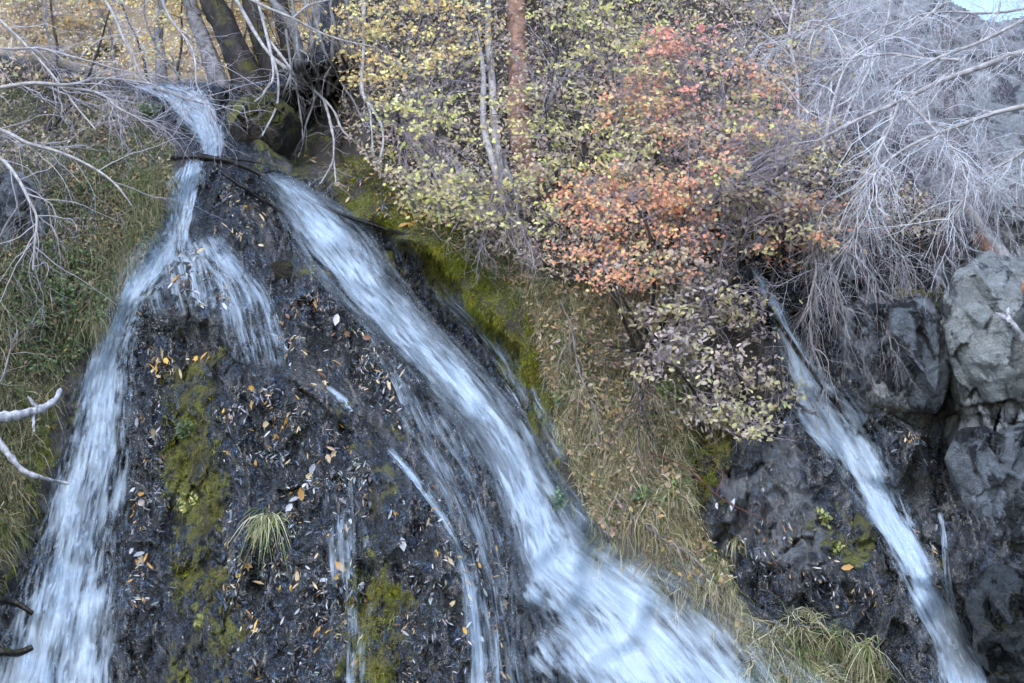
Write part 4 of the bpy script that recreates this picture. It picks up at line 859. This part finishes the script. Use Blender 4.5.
cover('grass', [(CB_IN, 21000, .135, .0045, .8, STRAW, (-.05, -.5, .15)), (CB_IN, 4500, .13, .005, .6, OLIVE, (0, -.5, .4)), (CB_IN, 3000, .11, .006, .5, GREEN), ([(400, 190), (470, 190), (540, 250), (550, 330), (500, 290), (440, 240)], 4500, .11, .0045, .7, OLIVE),
                ([(560, 400), (640, 420), (690, 520), (740, 600), (765, 650), (700, 600), (600, 540)], 4500, .15, .005, 1.0, STRAW, (0, -.4, -.1))], grass_fn,
      'straw coloured drooping grass on the bank between the main and right waterfalls', 'grass')
cover('grass', [([(750, 628), (800, 615), (850, 632), (890, 670), (900, 720), (740, 720)], 3600, .2, .0055, .7, np.vstack([STRAW, GREEN, leafcol((120, 140, 60))]), (.1, -.4, .6)), ([(1010, 600), (1060, 590), (1060, 720), (1010, 720)], 500, .2, .005, .5, np.vstack([STRAW, GREEN]), (0, -.4, .6))], grass_fn,
      'green and straw grass at the bottom edge beside the foot of the right waterfall', 'grass')
MOSSC = leafcol((112, 120, 26), (88, 96, 20), (140, 140, 36), (62, 66, 20), (120, 112, 44), k=0)
cover('moss', [([(330, 160), (400, 150), (455, 195), (520, 250), (560, 330), (590, 400), (560, 420), (520, 370), (470, 300), (420, 250), (340, 200)], 15000, .032, .005, .3, MOSSC), ([(395, 215), (470, 240), (530, 300), (545, 400), (520, 380), (480, 330), (445, 285)], 12000, .026, .0045, 1.0, MOSSC * .8, (0, -.5, -.3), .0),
               ([(415, 240), (455, 250), (480, 300), (530, 345), (560, 470), (590, 540), (575, 530), (530, 420), (470, 320), (420, 270)], 5000, .026, .004, .9, MOSSC * .75, (0, -.5, -.2), -.1),
               ([(672, 420), (735, 425), (728, 470), (700, 510), (655, 480)], 3500, .03, .004, .4, MOSSC * 1.1), ([(160, 370), (215, 370), (225, 470), (220, 600), (170, 600)], 2500, .03, .004, .8, MOSSC),
               ([(345, 560), (400, 590), (395, 700), (348, 700)], 2500, .035, .004, .8, MOSSC * 1.1), ([(0, 400), (60, 400), (40, 500), (0, 600), (-30, 600)], 2500, .05, .004, .8, MOSSC)], grass_fn, 'soft olive moss cushions on the edges of the rock', 'moss')
UND = 1.3 * leafcol((150, 134, 112), (166, 152, 116), (130, 118, 106), (176, 160, 146), (134, 130, 88), (168, 148, 134), (190, 170, 120), (120, 110, 116))
cover('undergrowth', [([(330, -60), (800, -60), (815, 110), (880, 165), (960, 215), (940, 235), (870, 235), (790, 215), (740, 262), (700, 300), (560, 280), (470, 240), (390, 190), (340, 130)], 26000, .036, UND, TO, -.4, .3), (CB_IN, 3600, .042, leafcol((166, 140, 112), (150, 120, 100), (180, 158, 140), (150, 128, 70), (190, 160, 100)), TO, -.2, .1),
                      ([(340, 165), (420, 170), (520, 240), (580, 330), (520, 300), (440, 240)], 420, .055, leafcol((176, 128, 84), (190, 150, 100), (160, 118, 84), (196, 170, 130)), TW, -.2, .05),
                      ([(540, 300), (690, 310), (700, 400), (690, 500), (740, 600), (640, 550), (570, 460)], 2600, .028, GREEN * 1.1, TO, .1, .08), ([(60, 90), (128, 90), (172, 160), (165, 210), (130, 250), (80, 240)], 1100, .034, leafcol((170, 128, 84), (150, 128, 90), (184, 160, 120), (120, 96, 70)), TO, 0, .05), (LB_IN, 2600, .036, leafcol((130, 118, 88), (150, 128, 80), (120, 96, 70)), TO, -.2, .1), ([(15, 235), (90, 245), (120, 280), (95, 340), (60, 380), (20, 370), (0, 300)], 1800, .032, GREEN, TO, -.2, .1), ([(45, 200), (110, 130), (160, 130), (150, 220), (90, 260)], 700, .03, GREEN, TO, 0, .08),
                      ([(-60, -60), (150, -60), (110, 76), (-60, 90)], 2600, .045, UND, TO, -.3, .3), ([(-60, 60), (110, 76), (140, 110), (60, 160), (-60, 180)], 1600, .038, UND * .8, TO, -.2, .12)], small_fn, 'brown leaf litter and low leaves covering the slopes', 'undergrowth', mat=M_LEAF)
# far golden slope behind the trunks; sunlight put into its pale leaf colours
def far_fn(b, n):
    x = rng.uniform(-200, 330, n); y = rng.uniform(-120, 90, n); P = at(x, y, samp(D, x, y) - rng.uniform(0, .8, n)); k = samp(beyond, x, y) > .9
    b.add(*leaves(P[k], .05, leafcol((236, 204, 150), (222, 188, 130), (200, 172, 136), (240, 214, 168), (160, 150, 134)), TO))
cover('undergrowth', [(14000,)], far_fn, 'golden autumn scrub on the far slope, sunlight put into its colour', 'scrub', mat=M_LEAF)

# ------------------------------------------------------------------ single plants
def plant(px, py, kind, label, pal, n=14, L=.12, name='leafy_plant', cat='plant', group=None):
    base = on(px, py, 0.0); root = thing(name, base, label, cat, group); nn = nrm_at(px, py)
    b = Bag(); P = np.repeat(base[None], n, 0) + .012 * rng.standard_normal((n, 3))
    if kind == 'grass':
        d = nrm(nn * .5 + np.array([0, -.4, .8]) + .6 * rng.standard_normal((n, 3)))
        b.add(*blades(P, d, rng.uniform(L * .5, L * 1.2, n), rng.uniform(.005, .009, n), rng.uniform(.6, 1.5, n), pal, K=8)); b.build('blades', M_GRASS, root)
        return root
    d = nrm(nn * .8 + np.array([0, -.2, .5]) + .7 * rng.standard_normal((n, 3)))
    pa = grow(P, d, rng.uniform(L * .4, L, n), 6, .15, .05); b.add(*tubes(pa, taper(np.full(n, .0025), 6), 4), pal[0] * .6); b.build('stalks', M_GRASS, root)
    b = Bag(); m = 7; k = np.repeat(np.arange(n), m)
    b.add(*leaves(pa[k, rng.integers(2, 6, n * m)] + .012 * rng.standard_normal((n * m, 3)), .034, pal, TL if kind == 'lobed' else TO, along=d[k])); b.build('leaves', M_LEAF, root)
    return root
LIME = leafcol((170, 176, 84), (190, 190, 96), (148, 160, 72))
TUFT = leafcol((126, 150, 74), (150, 160, 100), (96, 126, 60), (170, 170, 120))
plant(268, 522, 'grass', 'green grass tuft growing from the leaf-strewn wet rock between the falls', np.vstack([TUFT, STRAW[:3]]), 110, .3, 'grass_tuft', 'grass tuft')
plant(866, 650, 'grass', 'tall yellow green tuft at the bottom beside the right waterfall', np.vstack([TUFT, STRAW]), 120, .32, 'grass_tuft', 'grass tuft')
plant(800, 660, 'grass', 'low green tuft between the right bank corner and the dark rock', np.vstack([TUFT, STRAW]), 90, .26, 'grass_tuft', 'grass tuft')
plant(618, 300, 'grass', 'dry tuft under the drooping orange spray', STRAW, 90, .26, 'grass_tuft', 'grass tuft')
plant(735, 545, 'grass', 'straw tuft hanging on the dark rock below the mossy knob', STRAW, 50, .2, 'grass_tuft', 'grass tuft')
plant(190, 506, 'oval', 'small bright green plant on the mossy streak of the wet dome', LIME * .8, 12, .08)
plant(186, 435, 'oval', 'small green plant high on the mossy streak of the wet dome', GREEN, 14, .1)
plant(200, 625, 'oval', 'tiny green plant low on the wet dome near the bottom', LIME * .7, 7, .06)
plant(405, 140, 'lobed', 'yellow green sprig beside the hanging pale branches', LIME, 10, .12)
plant(420, 206, 'lobed', 'upright yellow green seedling on the moss bank', LIME, 14, .18)
plant(436, 214, 'lobed', 'second yellow green seedling on the moss bank, nearer the grass', LIME, 12, .16)
plant(284, 146, 'lobed', 'single bright green plant on the mossy boulder', leafcol((110, 150, 80), (96, 136, 70)), 5, .07)
plant(567, 500, 'oval', 'pale blue green plant in the dark recess right of the main waterfall', leafcol((110, 140, 110), (90, 120, 90)), 14, .12)
plant(556, 402, 'oval', 'green sprig in the straw grass near the mossy edge', GREEN * 1.2, 16, .14)
plant(660, 395, 'oval', 'leafy green sprig in the grass above the mossy knob', leafcol((130, 146, 76), (110, 130, 70)), 22, .2)
plant(640, 502, 'lobed', 'small green plant in the grass left of the mossy knob', GREEN * 1.2, 10, .1)
plant(636, 520, 'lobed', 'bright yellow leaved plant low in the straw grass', leafcol((220, 190, 60), (206, 176, 60)), 4, .05)
plant(838, 552, 'oval', 'lime green plant on the dark rock left of the right waterfall', LIME * .9, 8, .06)
plant(822, 518, 'oval', 'small lime plant higher on the dark rock left of the right waterfall', LIME * .8, 6, .05)
plant(1000, 478, 'oval', 'tiny green plant on the lower grey boulder at the right edge', LIME * .7, 6, .05)
plant(60, 300, 'oval', 'green leafy patch plant on the left bank beside the left waterfall', GREEN, 40, .2)
plant(36, 325, 'oval', 'low green plant lower on the left bank near the left edge', GREEN, 34, .18)
plant(150, 120, 'oval', 'green plant leaning over the stream at the very top', GREEN * 1.2, 26, .15)

# ------------------------------------------------------------------ fallen leaves
pals = {'yellow': lin(222, 178, 84), 'ochre': lin(190, 146, 84), 'tan': lin(206, 184, 148), 'white': lin(206, 206, 214), 'brown': lin(138, 104, 84), 'mauve': lin(146, 150, 160)}
LM = {}
for cn, cc in pals.items():
    for tn, tm in (('long', T_willow(.12)), ('oval', T_willow(.24)), ('lobed', T_lobed())):
        Vv, f = tm; Vv = Vv.copy(); Vv[:, 2] += .25 * (Vv[:, 0] - .4) ** 2 + .15 * np.abs(Vv[:, 1])
        LM[cn, tn] = mk('fallen_leaf', Vv, f, M_DRYLEAF, cols=np.repeat(cc[None], len(Vv), 0), link=False)
zones = [('the rounded upper wet dome', [(138, 262), (160, 240), (200, 250), (240, 285), (250, 310), (205, 306), (140, 318)], 34, 170, ['white', 'tan', 'ochre', 'mauve']),
         ('the ledge under the upper dome', [(145, 350), (165, 335), (230, 342), (225, 352), (150, 380)], 16, 30, ['yellow', 'tan']),
         ('the rock strip beside the left waterfall', [(134, 420), (160, 380), (165, 520), (150, 620), (130, 600)], 26, 110, ['white', 'tan', 'mauve', 'ochre']),
         ('the black rock left of the main waterfall', [(215, 380), (300, 392), (350, 430), (372, 470), (362, 683), (225, 683), (220, 500)], 84, 700, ['white', 'tan', 'yellow', 'mauve', 'ochre']),
         ('the wet rock ridge above the long lip', [(285, 285), (330, 300), (400, 360), (410, 440), (370, 420), (300, 380), (270, 330)], 36, 260, ['tan', 'white', 'brown', 'mauve']),
         ('the rock around the narrow trickle', [(385, 455), (440, 490), (505, 530), (512, 683), (400, 683), (395, 560)], 40, 280, ['white', 'tan', 'yellow', 'ochre']),
         ('the wet stone where the stream divides', [(225, 178), (262, 205), (270, 250), (215, 230)], 10, 70, ['yellow', 'tan']),
         ('the mossy bank above the main waterfall', [(290, 150), (345, 165), (440, 220), (480, 262), (430, 240), (350, 200)], 26, 60, ['ochre', 'tan', 'yellow', 'brown']),
         ('the dark rock left of the right waterfall', [(700, 500), (800, 450), (870, 560), (890, 620), (780, 600), (720, 560)], 14, 120, ['white', 'tan', 'ochre']),
         ('the dark rock right of the right waterfall', [(880, 430), (930, 430), (945, 600), (915, 580)], 10, 70, ['tan', 'mauve'])]
ref = {k: bpy.data.objects.new('fallen_leaf', m) for k, m in LM.items()}
rest = Bag()
for where, poly, n, nr, cs in zones:
    x, y = scatter(poly, n, .2, 24, 2); nn = nrm_at(x, y); P = on(x, y, .012)
    for i in range(len(x)):
        cn = cs[rng.integers(0, len(cs))]; tn = ['long', 'long', 'oval', 'lobed'][rng.integers(0, 4)]
        tn = 'oval' if (tn == 'lobed' and cn in ('white', 'mauve')) else tn
        o = ref[cn, tn].copy(); COL.objects.link(o)
        z = nrm(nn[i] + .35 * rng.standard_normal(3)); a = nrm(rng.standard_normal(3) + np.array([0, 0, -1.5])); a = nrm(a - z * (a @ z)); b_ = np.cross(z, a)
        s = rng.uniform(.04, .1) * (.8 if tn == 'lobed' else 1)
        o.matrix_world = Matrix(((a[0] * s, b_[0] * s, z[0] * s, P[i][0]), (a[1] * s, b_[1] * s, z[1] * s, P[i][1]), (a[2] * s, b_[2] * s, z[2] * s, P[i][2]), (0, 0, 0, 1)))
        shape = {'long': 'narrow', 'oval': 'oval', 'lobed': 'lobed'}[tn]
        tag(o, f'{shape} {cn} fallen leaf stuck to {where}', 'leaf', f'{shape} {cn} fallen leaves on {where}')
    x, y = scatter(poly, int(nr * 2.3), .2, 22, 2); nn = nrm_at(x, y)
    v, f, c = leaves(on(x, y, .008), rng.uniform(.02, .055, len(x)), np.array([pals[k] for k in cs if k in ('white', 'mauve', 'tan')] + [pals['ochre'] * .7, pals['brown'] * .6, lin(142, 152, 160), lin(92, 102, 116), lin(64, 72, 84), pals['mauve'] * .55, lin(104, 112, 134), lin(84, 92, 112), lin(70, 84, 98), lin(84, 76, 66), lin(60, 62, 60)]), TW, bias=(0, -.9, .2), rand=.4, along=np.tile([[0, 0, -.6]], (len(x), 1)) + .25 * rng.standard_normal((len(x), 3))); rest.add(v, f, c)
for o in ref.values(): bpy.data.objects.remove(o)
tag(rest.build('leaf_litter', M_DRYLEAF), 'small wet fallen leaves scattered thickly over the dark rock', 'leaf litter', kind='stuff')

# ------------------------------------------------------------------ light
w = bpy.data.worlds.new('World'); S.world = w; w.use_nodes = True; nt = w.node_tree
bg = nt.nodes['Background']; sk = nt.nodes.new('ShaderNodeTexSky'); sk.sky_type = 'NISHITA'; sk.sun_disc = False
SUN_EL, SUN_AZ = math.radians(50), math.radians(200)      # azimuth clockwise from +Y: behind the camera, a little to the left
sk.sun_elevation = SUN_EL; sk.sun_rotation = SUN_AZ; sk.air_density = 1.0; sk.dust_density = 1.0; sk.ozone_density = 1.8
nt.links.new(sk.outputs[0], bg.inputs[0]); bg.inputs[1].default_value = .15
sl_ = bpy.data.lights.new('sun', 'SUN'); sl_.energy = .65; sl_.angle = math.radians(18); sl_.color = (1, .98, .96)
so = bpy.data.objects.new('sun', sl_); COL.objects.link(so)
dirv = Vector((math.sin(SUN_AZ) * math.cos(SUN_EL), math.cos(SUN_AZ) * math.cos(SUN_EL), math.sin(SUN_EL)))
so.rotation_euler = dirv.to_track_quat('Z', 'Y').to_euler(); so.location = dirv * 20
S.view_settings.view_transform = 'Standard'; S.view_settings.look = 'None'; S.view_settings.exposure = 1.5; S.view_settings.gamma = 1
S.view_settings.use_curve_mapping = False
S.render.engine = 'CYCLES'; S.cycles.max_bounces = 4; S.cycles.diffuse_bounces = 2; S.cycles.glossy_bounces = 2; S.cycles.transparent_max_bounces = 12
S.cycles.transmission_bounces = 3; S.cycles.use_adaptive_sampling = True; S.cycles.adaptive_threshold = .04; S.cycles.use_denoising = True
